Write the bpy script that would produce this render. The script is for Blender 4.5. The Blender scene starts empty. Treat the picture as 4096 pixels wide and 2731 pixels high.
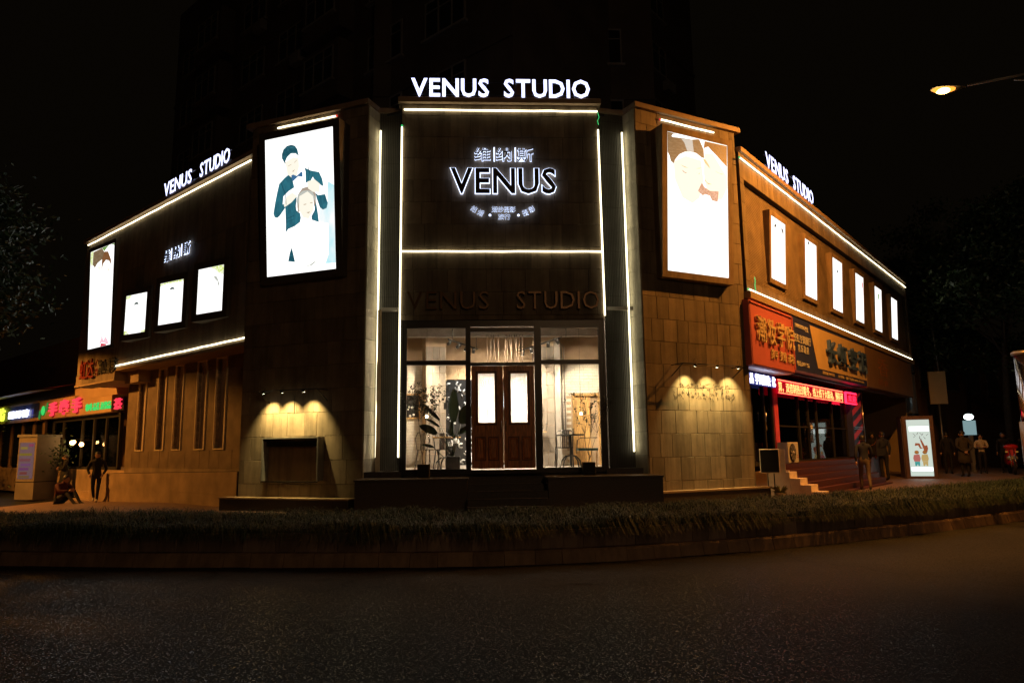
import bpy, bmesh, math, random
from mathutils import Vector, Matrix, Euler
random.seed(7)
R = math.radians
SC = bpy.context.scene
COL = SC.collection

# ------------------------------------------------------------------ camera, night sky, exposure
cam_d = bpy.data.cameras.new('camera')
cam_d.sensor_width = 36.0
cam_d.lens = 24.972
cam_d.clip_start = 0.05
cam_d.clip_end = 600
cam = bpy.data.objects.new('camera', cam_d)
COL.objects.link(cam)
cam.location = (0, 0, 1.65)
_t, _r = R(8.5673), R(-0.7884)
_f = Vector((0, math.cos(_t), math.sin(_t)))
_u = Vector((0, -math.sin(_t), math.cos(_t)))
_x = Vector((1, 0, 0))
_cx = _x * math.cos(_r) + _u * math.sin(_r)
_cu = -_x * math.sin(_r) + _u * math.cos(_r)
cam.rotation_euler = Matrix((_cx, _cu, -_f)).transposed().to_euler()
SC.camera = cam

world = bpy.data.worlds.new('World')
SC.world = world
world.use_nodes = True
wn = world.node_tree.nodes
wl = world.node_tree.links
bg = wn['Background']
sky = wn.new('ShaderNodeTexSky')
sky.sky_type = 'NISHITA'
sky.sun_disc = False
sky.sun_elevation = R(-7)
sky.sun_rotation = R(180)
mixw = wn.new('ShaderNodeMixRGB')
mixw.inputs[0].default_value = 0.75
mixw.inputs[2].default_value = (0.030, 0.021, 0.011, 1)      # sodium-tinted city glow over the night sky
wl.new(sky.outputs[0], mixw.inputs[1])
wl.new(mixw.outputs[0], bg.inputs[0])
bg.inputs[1].default_value = 0.09
SC.view_settings.view_transform = 'Standard'
SC.view_settings.look = 'None'
SC.view_settings.gamma = 1
SC.view_settings.use_curve_mapping = False
SC.view_settings.exposure = 0.0
SC.cycles.max_bounces = 6
SC.cycles.diffuse_bounces = 3
SC.cycles.glossy_bounces = 3
SC.cycles.transparent_max_bounces = 8
SC.cycles.sample_clamp_indirect = 3.0
SC.cycles.caustics_reflective = False
SC.cycles.caustics_refractive = False
SC.cycles.use_light_tree = True

# ------------------------------------------------------------------ materials
def nmat(name):
    m = bpy.data.materials.new(name); m.use_nodes = True
    nt = m.node_tree
    return m, nt, nt.nodes['Principled BSDF']
def col(c): return (c[0], c[1], c[2], 1)
def pr(name, c, rough=0.6, metal=0.0, spec=0.5, var=0.15, scale=6.0, bump=0.0, bscale=60.0, coat=0.0):
    m, nt, b = nmat(name)
    N, L = nt.nodes, nt.links
    b.inputs['Roughness'].default_value = rough
    b.inputs['Metallic'].default_value = metal
    b.inputs['Specular IOR Level'].default_value = spec
    b.inputs['Coat Weight'].default_value = coat
    tc = N.new('ShaderNodeTexCoord')
    nz = N.new('ShaderNodeTexNoise'); nz.inputs['Scale'].default_value = scale; nz.inputs['Detail'].default_value = 6
    L.new(tc.outputs['Object'], nz.inputs['Vector'])
    rp = N.new('ShaderNodeValToRGB')
    rp.color_ramp.elements[0].position = 0.3; rp.color_ramp.elements[1].position = 0.7
    rp.color_ramp.elements[0].color = col([x * (1 - var) for x in c])
    rp.color_ramp.elements[1].color = col([min(1, x * (1 + var)) for x in c])
    L.new(nz.outputs['Fac'], rp.inputs['Fac'])
    L.new(rp.outputs['Color'], b.inputs['Base Color'])
    if bump > 0:
        n2 = N.new('ShaderNodeTexNoise'); n2.inputs['Scale'].default_value = bscale; n2.inputs['Detail'].default_value = 4
        L.new(tc.outputs['Object'], n2.inputs['Vector'])
        bp = N.new('ShaderNodeBump'); bp.inputs['Strength'].default_value = bump; bp.inputs['Distance'].default_value = 0.01
        L.new(n2.outputs['Fac'], bp.inputs['Height']); L.new(bp.outputs['Normal'], b.inputs['Normal'])
    return m
def em(name, c, s, base=(0.05, 0.05, 0.05)):
    m, nt, b = nmat(name)
    b.inputs['Base Color'].default_value = col(base)
    b.inputs['Emission Color'].default_value = col(c)
    b.inputs['Emission Strength'].default_value = s
    return m
def stone(name, c, var=0.35, rough=0.75, pit=0.6):
    """travertine-like slab: clouded, speckled with small pits, each slab a little different"""
    m, nt, b = nmat(name)
    N, L = nt.nodes, nt.links
    tc = N.new('ShaderNodeTexCoord'); geo = N.new('ShaderNodeNewGeometry'); oi = N.new('ShaderNodeObjectInfo')
    ad = N.new('ShaderNodeMath'); ad.operation = 'ADD'
    L.new(geo.outputs['Random Per Island'], ad.inputs[0]); L.new(oi.outputs['Random'], ad.inputs[1])
    fr = N.new('ShaderNodeMath'); fr.operation = 'FRACT'; L.new(ad.outputs[0], fr.inputs[0])
    sh = N.new('ShaderNodeVectorMath'); sh.operation = 'ADD'
    L.new(geo.outputs['Position'], sh.inputs[0]); 
    n1 = N.new('ShaderNodeTexNoise'); n1.inputs['Scale'].default_value = 2.3; n1.inputs['Detail'].default_value = 8; n1.inputs['Roughness'].default_value = 0.65
    cmb = N.new('ShaderNodeCombineXYZ')
    ml = N.new('ShaderNodeMath'); ml.operation = 'MULTIPLY'; ml.inputs[1].default_value = 40; L.new(fr.outputs[0], ml.inputs[0])
    L.new(ml.outputs[0], cmb.inputs[0]); L.new(cmb.outputs[0], sh.inputs[1]); L.new(sh.outputs[0], n1.inputs['Vector'])
    vo = N.new('ShaderNodeTexVoronoi'); vo.inputs['Scale'].default_value = 30; L.new(sh.outputs[0], vo.inputs['Vector'])
    pr_ = N.new('ShaderNodeValToRGB'); pr_.color_ramp.elements[0].position = 0.03; pr_.color_ramp.elements[1].position = 0.13
    pr_.color_ramp.elements[0].color = (0.25, 0.22, 0.2, 1); pr_.color_ramp.elements[1].color = (1, 1, 1, 1)
    L.new(vo.outputs['Distance'], pr_.inputs['Fac'])
    n3 = N.new('ShaderNodeTexNoise'); n3.inputs['Scale'].default_value = 7; L.new(sh.outputs[0], n3.inputs['Vector'])
    gate = N.new('ShaderNodeValToRGB'); gate.color_ramp.elements[0].position = 0.5; gate.color_ramp.elements[1].position = 0.56
    L.new(n3.outputs['Fac'], gate.inputs['Fac'])
    mp = N.new('ShaderNodeMixRGB'); mp.inputs[1].default_value = (1, 1, 1, 1)
    L.new(gate.outputs['Color'], mp.inputs[0]); L.new(pr_.outputs['Color'], mp.inputs[2])
    # value = 1 + var*(rand-.5) + .5*(noise-.5)
    a1 = N.new('ShaderNodeMapRange'); a1.inputs[3].default_value = 1 - var; a1.inputs[4].default_value = 1 + var * 0.8; L.new(fr.outputs[0], a1.inputs[0])
    a2 = N.new('ShaderNodeMapRange'); a2.inputs[1].default_value = 0.3; a2.inputs[2].default_value = 0.7; a2.inputs[3].default_value = 0.78; a2.inputs[4].default_value = 1.2; L.new(n1.outputs['Fac'], a2.inputs[0])
    mm = N.new('ShaderNodeMath'); mm.operation = 'MULTIPLY'; L.new(a1.outputs[0], mm.inputs[0]); L.new(a2.outputs[0], mm.inputs[1])
    ms = N.new('ShaderNodeMapping'); ms.inputs['Scale'].default_value = (2.6, 2.6, 0.22); L.new(geo.outputs['Position'], ms.inputs['Vector'])
    ns = N.new('ShaderNodeTexNoise'); ns.inputs['Scale'].default_value = 1.6; ns.inputs['Detail'].default_value = 7; ns.inputs['Roughness'].default_value = 0.7; L.new(ms.outputs[0], ns.inputs['Vector'])
    a3 = N.new('ShaderNodeMapRange'); a3.inputs[1].default_value = 0.36; a3.inputs[2].default_value = 0.56; a3.inputs[3].default_value = 0.66; a3.inputs[4].default_value = 1.06; L.new(ns.outputs['Fac'], a3.inputs[0])
    m3 = N.new('ShaderNodeMath'); m3.operation = 'MULTIPLY'; L.new(mm.outputs[0], m3.inputs[0]); L.new(a3.outputs[0], m3.inputs[1])
    v = N.new('ShaderNodeVectorMath'); v.operation = 'SCALE'; v.inputs[0].default_value = c; L.new(m3.outputs[0], v.inputs['Scale'])
    fin = N.new('ShaderNodeMixRGB'); fin.blend_type = 'MULTIPLY'; fin.inputs[0].default_value = pit
    L.new(v.outputs[0], fin.inputs[1]); L.new(mp.outputs[0], fin.inputs[2]); L.new(fin.outputs[0], b.inputs['Base Color'])
    b.inputs['Roughness'].default_value = rough; b.inputs['Specular IOR Level'].default_value = 0.3
    bp = N.new('ShaderNodeBump'); bp.inputs['Strength'].default_value = 0.5; bp.inputs['Distance'].default_value = 0.006
    n4 = N.new('ShaderNodeTexNoise'); n4.inputs['Scale'].default_value = 55; n4.inputs['Detail'].default_value = 5; L.new(sh.outputs[0], n4.inputs['Vector'])
    L.new(n4.outputs['Fac'], bp.inputs['Height']); L.new(bp.outputs['Normal'], b.inputs['Normal'])
    return m
M = {}
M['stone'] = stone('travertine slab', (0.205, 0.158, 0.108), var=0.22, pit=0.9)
M['stone_strip_lit'] = stone('travertine slab with painted glow', (0.58, 0.52, 0.40), var=0.15)  # paler copy of the slab, the light strips' glow put into its colour
M['mortar'] = pr('recessed joint', (0.035, 0.028, 0.022), 0.9)
M['rib'] = pr('ribbed cladding', (0.25, 0.185, 0.125), 0.7, var=0.25, scale=2.5, bump=0.3)
M['ribdark'] = pr('dark ribbed cladding', (0.085, 0.082, 0.07), 0.6, var=0.2, scale=2.5)
M['render'] = pr('tan render', (0.33, 0.24, 0.15), 0.8, var=0.12, scale=1.5, bump=0.2)
M['cornice'] = pr('brown metal flashing', (0.30, 0.21, 0.14), 0.45, var=0.15)
M['darkstone'] = pr('dark granite', (0.045, 0.040, 0.036), 0.5, var=0.3, scale=30, bump=0.2)
M['plinth'] = pr('sandstone plinth', (0.36, 0.26, 0.16), 0.8, var=0.28, scale=1.8, bump=0.4, bscale=35)
M['black'] = pr('black painted steel', (0.012, 0.011, 0.010), 0.35, var=0.3)
M['dull'] = pr('dull black', (0.015, 0.014, 0.013), 0.8)
M['bframe'] = pr('dark box cladding', (0.085, 0.07, 0.055), 0.5, var=0.2)
M['boxstone'] = stone('slab clad light box', (0.24, 0.17, 0.105), var=0.1, pit=0.3)
M['steel'] = pr('brushed steel', (0.45, 0.44, 0.43), 0.25, metal=1.0, var=0.1, scale=20)
M['grey'] = pr('grey painted metal', (0.20, 0.195, 0.19), 0.5, var=0.15)
M['white'] = pr('white paint', (0.62, 0.60, 0.56), 0.5, var=0.06)
M['soil'] = pr('soil', (0.03, 0.022, 0.015), 0.95, var=0.4, scale=9, bump=1, bscale=20)
M['kerb'] = stone('kerb stone', (0.24, 0.16, 0.11), var=0.22, pit=0.2)
M['walltile'] = stone('planter wall slab', (0.19, 0.14, 0.115), var=0.28, pit=0.2)
M['led'] = em('warm white led tube', (1.0, 0.88, 0.56), 4.4)
M['sign'] = em('cool white channel letter', (0.60, 0.64, 1.0), 2.6)
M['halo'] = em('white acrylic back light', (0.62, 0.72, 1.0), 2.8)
M['screen'] = em('white light box film', (1.0, 1.0, 0.97), 1.5, (.1, .1, .1))
M['green'] = em('green wire end', (0.05, 0.9, 0.25), 0.7)
M['redend'] = em('red led cap', (1, 0.03, 0.03), 0.8)
def wood(name, c, rough=0.35):
    m, nt, b = nmat(name); N, L = nt.nodes, nt.links
    tc = N.new('ShaderNodeTexCoord'); mp = N.new('ShaderNodeMapping'); mp.inputs['Scale'].default_value = (14, 14, 1.6)
    L.new(tc.outputs['Object'], mp.inputs['Vector'])
    nz = N.new('ShaderNodeTexNoise'); nz.inputs['Scale'].default_value = 2.2; nz.inputs['Detail'].default_value = 8; nz.inputs['Distortion'].default_value = 1.2
    L.new(mp.outputs[0], nz.inputs['Vector'])
    rp = N.new('ShaderNodeValToRGB'); rp.color_ramp.elements[0].position = 0.35; rp.color_ramp.elements[1].position = 0.68
    rp.color_ramp.elements[0].color = col([x * 0.55 for x in c]); rp.color_ramp.elements[1].color = col([x * 1.45 for x in c])
    L.new(nz.outputs['Fac'], rp.inputs['Fac']); L.new(rp.outputs['Color'], b.inputs['Base Color'])
    b.inputs['Roughness'].default_value = rough
    bp = N.new('ShaderNodeBump'); bp.inputs['Strength'].default_value = 0.35; bp.inputs['Distance'].default_value = 0.004
    L.new(nz.outputs['Fac'], bp.inputs['Height']); L.new(bp.outputs['Normal'], b.inputs['Normal'])
    return m
M['door'] = wood('varnished red brown timber', (0.60, 0.21, 0.065))
M['door2'] = wood('darkened door moulding', (0.16, 0.045, 0.015))
M['oak'] = wood('light oak', (0.55, 0.33, 0.12), 0.5)
def glass(name, tint=(1, 1, 1), gloss=0.10):
    m = bpy.data.materials.new(name); m.use_nodes = True
    nt = m.node_tree; N, L = nt.nodes, nt.links
    N.remove(N['Principled BSDF'])
    out = N['Material Output']
    tr = N.new('ShaderNodeBsdfTransparent'); tr.inputs[0].default_value = col(tint)
    gl = N.new('ShaderNodeBsdfGlossy'); gl.inputs['Roughness'].default_value = 0.03
    lw = N.new('ShaderNodeFresnel'); lw.inputs[0].default_value = 1.5
    mx = N.new('ShaderNodeMixShader')
    L.new(lw.outputs[0], mx.inputs[0]); L.new(tr.outputs[0], mx.inputs[1]); L.new(gl.outputs[0], mx.inputs[2])
    L.new(mx.outputs[0], out.inputs[0])
    return m
M['glass'] = glass('clear pane', (0.96, 0.97, 0.96))
M['darkglass'] = pr('dark window pane', (0.012, 0.014, 0.016), 0.08, spec=0.8)
def frosted():
    m = bpy.data.materials.new('hammered frosted glass'); m.use_nodes = True
    nt = m.node_tree; N, L = nt.nodes, nt.links
    b = N['Principled BSDF']; out = N['Material Output']
    tl = N.new('ShaderNodeBsdfTranslucent'); tl.inputs[0].default_value = (0.97, 0.95, 0.92, 1)
    vo = N.new('ShaderNodeTexVoronoi'); vo.inputs['Scale'].default_value = 75
    tc = N.new('ShaderNodeTexCoord'); L.new(tc.outputs['Object'], vo.inputs['Vector'])
    bp = N.new('ShaderNodeBump'); bp.inputs['Strength'].default_value = 0.9; bp.inputs['Distance'].default_value = 0.01
    L.new(vo.outputs['Distance'], bp.inputs['Height']); L.new(bp.outputs['Normal'], tl.inputs['Normal'])
    b.inputs['Base Color'].default_value = (0.8, 0.8, 0.8, 1); b.inputs['Roughness'].default_value = 0.25; L.new(bp.outputs['Normal'], b.inputs['Normal'])
    mx = N.new('ShaderNodeMixShader'); mx.inputs[0].default_value = 0.93
    L.new(b.outputs[0], mx.inputs[1]); L.new(tl.outputs[0], mx.inputs[2]); L.new(mx.outputs[0], out.inputs[0])
    return m
M['frost'] = frosted()
def asphalt():
    m, nt, b = nmat('worn asphalt'); N, L = nt.nodes, nt.links
    geo = N.new('ShaderNodeNewGeometry')
    n1 = N.new('ShaderNodeTexNoise'); n1.inputs['Scale'].default_value = 0.7; n1.inputs['Detail'].default_value = 5
    n2 = N.new('ShaderNodeTexNoise'); n2.inputs['Scale'].default_value = 45; n2.inputs['Detail'].default_value = 4
    vo = N.new('ShaderNodeTexVoronoi'); vo.inputs['Scale'].default_value = 105
    v2 = N.new('ShaderNodeTexVoronoi'); v2.inputs['Scale'].default_value = 30
    for n in (n1, n2, vo, v2): L.new(geo.outputs['Position'], n.inputs['Vector'])
    rp = N.new('ShaderNodeValToRGB'); rp.color_ramp.elements[0].position = 0.3; rp.color_ramp.elements[1].position = 0.75
    rp.color_ramp.elements[0].color = (0.010, 0.0098, 0.0096, 1); rp.color_ramp.elements[1].color = (0.027, 0.026, 0.025, 1)
    L.new(n1.outputs['Fac'], rp.inputs['Fac'])
    # each stone of the aggregate has its own tone
    mx = N.new('ShaderNodeMixRGB'); mx.blend_type = 'OVERLAY'; mx.inputs[0].default_value = 0.75
    L.new(rp.outputs['Color'], mx.inputs[1]); L.new(vo.outputs['Color'], mx.inputs[2])
    hs = N.new('ShaderNodeHueSaturation'); hs.inputs['Saturation'].default_value = 0.12; L.new(mx.outputs[0], hs.inputs['Color'])
    # fine cracks
    cr = N.new('ShaderNodeTexVoronoi'); cr.feature = 'DISTANCE_TO_EDGE'; cr.inputs['Scale'].default_value = 0.16
    wn_ = N.new('ShaderNodeTexNoise'); wn_.inputs['Scale'].default_value = 1.3; wn_.inputs['Detail'].default_value = 8; L.new(geo.outputs['Position'], wn_.inputs['Vector'])
    wv = N.new('ShaderNodeMixRGB'); wv.blend_type = 'ADD'; wv.inputs[0].default_value = 0.9; L.new(geo.outputs['Position'], wv.inputs[1]); L.new(wn_.outputs['Color'], wv.inputs[2]); L.new(wv.outputs[0], cr.inputs['Vector'])
    cp = N.new('ShaderNodeValToRGB'); cp.color_ramp.elements[0].position = 0.0018; cp.color_ramp.elements[1].position = 0.005
    cp.color_ramp.elements[0].color = (0.25, 0.25, 0.25, 1); L.new(cr.outputs['Distance'], cp.inputs['Fac'])
    mc = N.new('ShaderNodeMixRGB'); mc.blend_type = 'MULTIPLY'; mc.inputs[0].default_value = 1
    L.new(hs.outputs[0], mc.inputs[1]); L.new(cp.outputs['Color'], mc.inputs[2]); L.new(mc.outputs[0], b.inputs['Base Color'])
    sep = N.new('ShaderNodeSeparateColor'); L.new(vo.outputs['Color'], sep.inputs[0])
    # a few polished stone chips among dull ones, each facing its own way
    rr = N.new('ShaderNodeValToRGB'); rr.color_ramp.interpolation = 'CONSTANT'
    rr.color_ramp.elements[0].color = (0.62, 0.62, 0.62, 1); rr.color_ramp.elements[1].position = 0.88; rr.color_ramp.elements[1].color = (0.14, 0.14, 0.14, 1)
    L.new(sep.outputs[0], rr.inputs['Fac']); L.new(rr.outputs['Color'], b.inputs['Roughness'])
    rs = N.new('ShaderNodeValToRGB'); rs.color_ramp.interpolation = 'CONSTANT'
    rs.color_ramp.elements[0].color = (0.11, 0.11, 0.11, 1); rs.color_ramp.elements[1].position = 0.88; rs.color_ramp.elements[1].color = (0.8, 0.8, 0.8, 1)
    L.new(sep.outputs[0], rs.inputs['Fac']); L.new(rs.outputs['Color'], b.inputs['Specular IOR Level'])
    cs = N.new('ShaderNodeVectorMath'); cs.operation = 'SUBTRACT'; L.new(vo.outputs['Color'], cs.inputs[0]); cs.inputs[1].default_value = (0.5, 0.5, 0.5)
    ck = N.new('ShaderNodeVectorMath'); ck.operation = 'SCALE'; L.new(cs.outputs[0], ck.inputs[0]); ck.inputs['Scale'].default_value = 0.32
    ca = N.new('ShaderNodeVectorMath'); ca.operation = 'ADD'; L.new(ck.outputs[0], ca.inputs[0]); L.new(geo.outputs['Normal'], ca.inputs[1])
    cn = N.new('ShaderNodeVectorMath'); cn.operation = 'NORMALIZE'; L.new(ca.outputs[0], cn.inputs[0])
    bp = N.new('ShaderNodeBump'); bp.inputs['Strength'].default_value = 0.22; bp.inputs['Distance'].default_value = 0.006
    inv = N.new('ShaderNodeMath'); inv.operation = 'SUBTRACT'; inv.inputs[0].default_value = 1; L.new(vo.outputs['Distance'], inv.inputs[1])
    ad = N.new('ShaderNodeMath'); ad.operation = 'MULTIPLY_ADD'; ad.inputs[1].default_value = 0.5; L.new(n2.outputs['Fac'], ad.inputs[0]); L.new(inv.outputs[0], ad.inputs[2])
    L.new(ad.outputs[0], bp.inputs['Height']); L.new(cn.outputs[0], bp.inputs['Normal']); L.new(bp.outputs['Normal'], b.inputs['Normal'])
    return m
M['asphalt'] = asphalt()
def paver():
    m, nt, b = nmat('brick pavers'); N, L = nt.nodes, nt.links
    geo = N.new('ShaderNodeNewGeometry'); mp = N.new('ShaderNodeMapping'); mp.inputs['Rotation'].default_value = (0, 0, 0.7)
    L.new(geo.outputs['Position'], mp.inputs['Vector'])
    br = N.new('ShaderNodeTexBrick'); br.inputs['Scale'].default_value = 2.5
    br.inputs['Color1'].default_value = (0.20, 0.12, 0.08, 1); br.inputs['Color2'].default_value = (0.27, 0.18, 0.12, 1); br.inputs['Mortar'].default_value = (0.05, 0.035, 0.03, 1)
    L.new(mp.outputs[0], br.inputs['Vector']); L.new(br.outputs['Color'], b.inputs['Base Color'])
    b.inputs['Roughness'].default_value = 0.6
    bp = N.new('ShaderNodeBump'); bp.inputs['Strength'].default_value = 0.4; bp.inputs['Distance'].default_value = 0.01; bp.invert = True
    L.new(br.outputs['Fac'], bp.inputs['Height']); L.new(bp.outputs['Normal'], b.inputs['Normal'])
    return m
M['paver'] = paver()
def leafmat(name, c, var=0.6, rough=0.45, trans=0.15):
    m, nt, b = nmat(name); N, L = nt.nodes, nt.links
    geo = N.new('ShaderNodeNewGeometry')
    mr = N.new('ShaderNodeMapRange'); mr.inputs[3].default_value = 1 - var; mr.inputs[4].default_value = 1 + var
    L.new(geo.outputs['Random Per Island'], mr.inputs[0])
    v = N.new('ShaderNodeVectorMath'); v.operation = 'SCALE'; v.inputs[0].default_value = c; L.new(mr.outputs[0], v.inputs['Scale'])
    L.new(v.outputs[0], b.inputs['Base Color']); b.inputs['Roughness'].default_value = rough
    return m
M['grass'] = leafmat('mondo grass', (0.011, 0.031, 0.009), 0.8, 0.65)
M['leaf'] = leafmat('tree leaf', (0.035, 0.065, 0.026), 0.5)
M['bark'] = pr('bark', (0.07, 0.055, 0.04), 0.9, var=0.4, scale=9, bump=0.8, bscale=25)
M['plantleaf'] = leafmat('house plant leaf', (0.022, 0.035, 0.016), 0.4, 0.35)

# ------------------------------------------------------------------ mesh helpers
class Mb:
    def __init__(s): s.v = []; s.f = []; s.m = []; s.mi = 0; s.smooth = []
    def add(s, vs, fs, smooth=False):
        o = len(s.v); s.v += [tuple(p) for p in vs]
        for f in fs: s.f.append(tuple(i + o for i in f)); s.m.append(s.mi); s.smooth.append(smooth)
        return s
    def box(s, x0, x1, y0, y1, z0, z1, rot=0, c=None):
        vs = [(x, y, z) for z in (z0, z1) for (x, y) in ((x0, y0), (x1, y0), (x1, y1), (x0, y1))]
        if rot:
            cx, cy = c or ((x0 + x1) / 2, (y0 + y1) / 2); ca, sa = math.cos(rot), math.sin(rot)
            vs = [(cx + (x - cx) * ca - (y - cy) * sa, cy + (x - cx) * sa + (y - cy) * ca, z) for x, y, z in vs]
        return s.add(vs, [(3, 2, 1, 0), (4, 5, 6, 7), (0, 1, 5, 4), (1, 2, 6, 5), (2, 3, 7, 6), (3, 0, 4, 7)])
    def bbox(s, x0, x1, y0, y1, z0, z1, b=0.01):
        """box with its front (-y) edges chamfered"""
        vs = [(x0, y0 + b, z0), (x1, y0 + b, z0), (x1, y0 + b, z1), (x0, y0 + b, z1),
              (x0 + b, y0, z0 + b), (x1 - b, y0, z0 + b), (x1 - b, y0, z1 - b), (x0 + b, y0, z1 - b),
              (x0, y1, z0), (x1, y1, z0), (x1, y1, z1), (x0, y1, z1)]
        return s.add(vs, [(4, 5, 6, 7), (0, 1, 5, 4), (1, 2, 6, 5), (2, 3, 7, 6), (3, 0, 4, 7), (8, 9, 1, 0), (9, 10, 2, 1), (10, 11, 3, 2), (11, 8, 0, 3), (11, 10, 9, 8)])
    def prism(s, pts, z0, z1):
        n = len(pts); vs = [(x, y, z0) for x, y in pts] + [(x, y, z1) for x, y in pts]
        return s.add(vs, [tuple(range(n - 1, -1, -1)), tuple(range(n, 2 * n))] + [(i, (i + 1) % n, n + (i + 1) % n, n + i) for i in range(n)])
    def hexa(s, a, b):
        """solid between quad a (back) and quad b (front), corners in the same order"""
        return s.add(list(a) + list(b), [(0, 1, 2, 3), (7, 6, 5, 4), (0, 4, 5, 1), (1, 5, 6, 2), (2, 6, 7, 3), (3, 7, 4, 0)])
    def tube(s, pts, r, n=8, r2=None, caps=True):
        pts = [Vector(p) for p in pts]; k = len(pts); rr = r if isinstance(r, (list, tuple)) else [r + ((r2 if r2 is not None else r) - r) * i / max(1, k - 1) for i in range(k)]
        vs = []; up = None
        for i, p in enumerate(pts):
            d = (pts[min(i + 1, k - 1)] - pts[max(i - 1, 0)]).normalized()
            if up is None or abs(up.dot(d)) > 0.95: up = Vector((0, 0, 1)) if abs(d.z) < 0.9 else Vector((1, 0, 0))
            a = d.cross(up).normalized(); b = d.cross(a).normalized()
            for j in range(n):
                t = 2 * math.pi * j / n; vs.append(p + (a * math.cos(t) + b * math.sin(t)) * rr[i])
        fs = [(i * n + j, i * n + (j + 1) % n, (i + 1) * n + (j + 1) % n, (i + 1) * n + j) for i in range(k - 1) for j in range(n)]
        if caps: fs += [tuple(range(n - 1, -1, -1)), tuple(range((k - 1) * n, k * n))]
        return s.add(vs, fs, True)
    def ball(s, c, r, sx=1, sy=1, sz=1, n=10, m=6):
        vs = [(c[0], c[1], c[2] - r * sz)]
        for i in range(1, m):
            a = -math.pi / 2 + math.pi * i / m
            for j in range(n):
                t = 2 * math.pi * j / n; vs.append((c[0] + r * sx * math.cos(a) * math.cos(t), c[1] + r * sy * math.cos(a) * math.sin(t), c[2] + r * sz * math.sin(a)))
        vs.append((c[0], c[1], c[2] + r * sz)); e = len(vs) - 1
        fs = [(0, 1 + (j + 1) % n, 1 + j) for j in range(n)]
        for i in range(m - 2):
            for j in range(n):
                a = 1 + i * n + j; b = 1 + i * n + (j + 1) % n; fs.append((a, b, b + n, a + n))
        o = 1 + (m - 2) * n
        fs += [(o + j, o + (j + 1) % n, e) for j in range(n)]
        return s.add(vs, fs, True)
    def lathe(s, c, prof, n=16):
        vs = []; k = len(prof)
        for r, z in prof:
            for j in range(n): t = 2 * math.pi * j / n; vs.append((c[0] + r * math.cos(t), c[1] + r * math.sin(t), c[2] + z))
        fs = [(i * n + j, i * n + (j + 1) % n, (i + 1) * n + (j + 1) % n, (i + 1) * n + j) for i in range(k - 1) for j in range(n)]
        fs += [tuple(range(n - 1, -1, -1)), tuple(range((k - 1) * n, k * n))]
        return s.add(vs, fs, True)
    def mesh(s, name, mats=None):
        me = bpy.data.meshes.new(name); me.from_pydata(s.v, [], s.f)
        mats = mats if isinstance(mats, (list, tuple)) else ([mats] if mats else [])
        for m in mats: me.materials.append(m)
        if len(mats) > 1: me.polygons.foreach_set('material_index', s.m)
        if any(s.smooth): me.polygons.foreach_set('use_smooth', s.smooth)
        me.validate(); me.update()
        return me
def link(name, me, parent=None, loc=(0, 0, 0), rot=(0, 0, 0), scale=None):
    o = bpy.data.objects.new(name, me); COL.objects.link(o)
    o.location = loc; o.rotation_euler = rot
    if scale: o.scale = scale
    if parent: o.parent = parent
    return o
def ob(name, mb, mat, parent=None, loc=(0, 0, 0), rot=(0, 0, 0)):
    return link(name, mb.mesh(name, mat), parent, loc, rot)
def tag(o, label=None, cat=None, group=None, kind=None):
    if label: o['label'] = label
    if cat: o['category'] = cat
    if group: o['group'] = group
    if kind: o['kind'] = kind
    return o
def thing(name, label, cat, loc=(0, 0, 0), rz=0, group=None):
    o = bpy.data.objects.new(name, None); COL.objects.link(o); o.empty_display_size = 0.2
    o.location = loc; o.rotation_euler = (0, 0, rz)
    return tag(o, label, cat, group)
class Fr:
    """a facade's own frame: x to the right along the wall, -y out of the wall, z up"""
    def __init__(s, x, y, deg): s.o = Vector((x, y, 0)); s.rz = R(deg); s.c = math.cos(s.rz); s.s = math.sin(s.rz)
    def w(s, x, y, z=0): return Vector((s.o.x + x * s.c - y * s.s, s.o.y + x * s.s + y * s.c, z))
C = Fr(-0.2, 15.43, 2.93)
LB = Fr(-3.2, 15.26, -21.13)
RB = Fr(2.92, 15.58, 27.35)
LW = Fr(-6.19, 16.572, -40.72)
RW = Fr(5.745, 16.994, 50.72)
RL = Fr(-3.10, 15.652, 2.3)
RR = Fr(2.10, 15.79, 14.9)
def pt(name, mb, mat, root, F, loc=(0, 0, 0)):
    """a part of an unrotated root, given in the frame F"""
    p = F.w(*loc[:2], loc[2]) - root.location
    return ob(name, mb, mat, root, p, (0, 0, F.rz))
def fthing(name, label, cat, F, x, y, z, group=None):
    return thing(name, label, cat, F.w(x, y, z), F.rz, group)

# ------------------------------------------------------------------ lettering
_gl = {}
def glyph(ch, bold=0.0):
    k = (ch, bold)
    if k in _gl: return _gl[k]
    c = bpy.data.curves.new('g', 'FONT'); c.body = ch; c.size = 1; c.extrude = 0.5; c.resolution_u = 2; c.offset = bold
    o = bpy.data.objects.new('g', c); COL.objects.link(o)
    me = bpy.data.meshes.new_from_object(o.evaluated_get(bpy.context.evaluated_depsgraph_get()))
    bpy.data.objects.remove(o); bpy.data.curves.remove(c)
    for v in me.vertices:
        x, y, z = v.co; v.co = (x, -z, y)
    xs = [v.co.x for v in me.vertices] or [0, 1]; zs = [v.co.z for v in me.vertices] or [0, 1]
    me.name = 'glyph'; me.materials.clear(); me.materials.append(None)
    _gl[k] = (me, min(xs), max(xs), min(zs), max(zs))
    return _gl[k]
_gm = {}
def gmesh(ch, bold, mat):
    k = (ch, bold, mat.name)
    if k not in _gm:
        me = glyph(ch, bold)[0].copy(); me.materials[0] = mat; _gm[k] = me
    return _gm[k]
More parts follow.
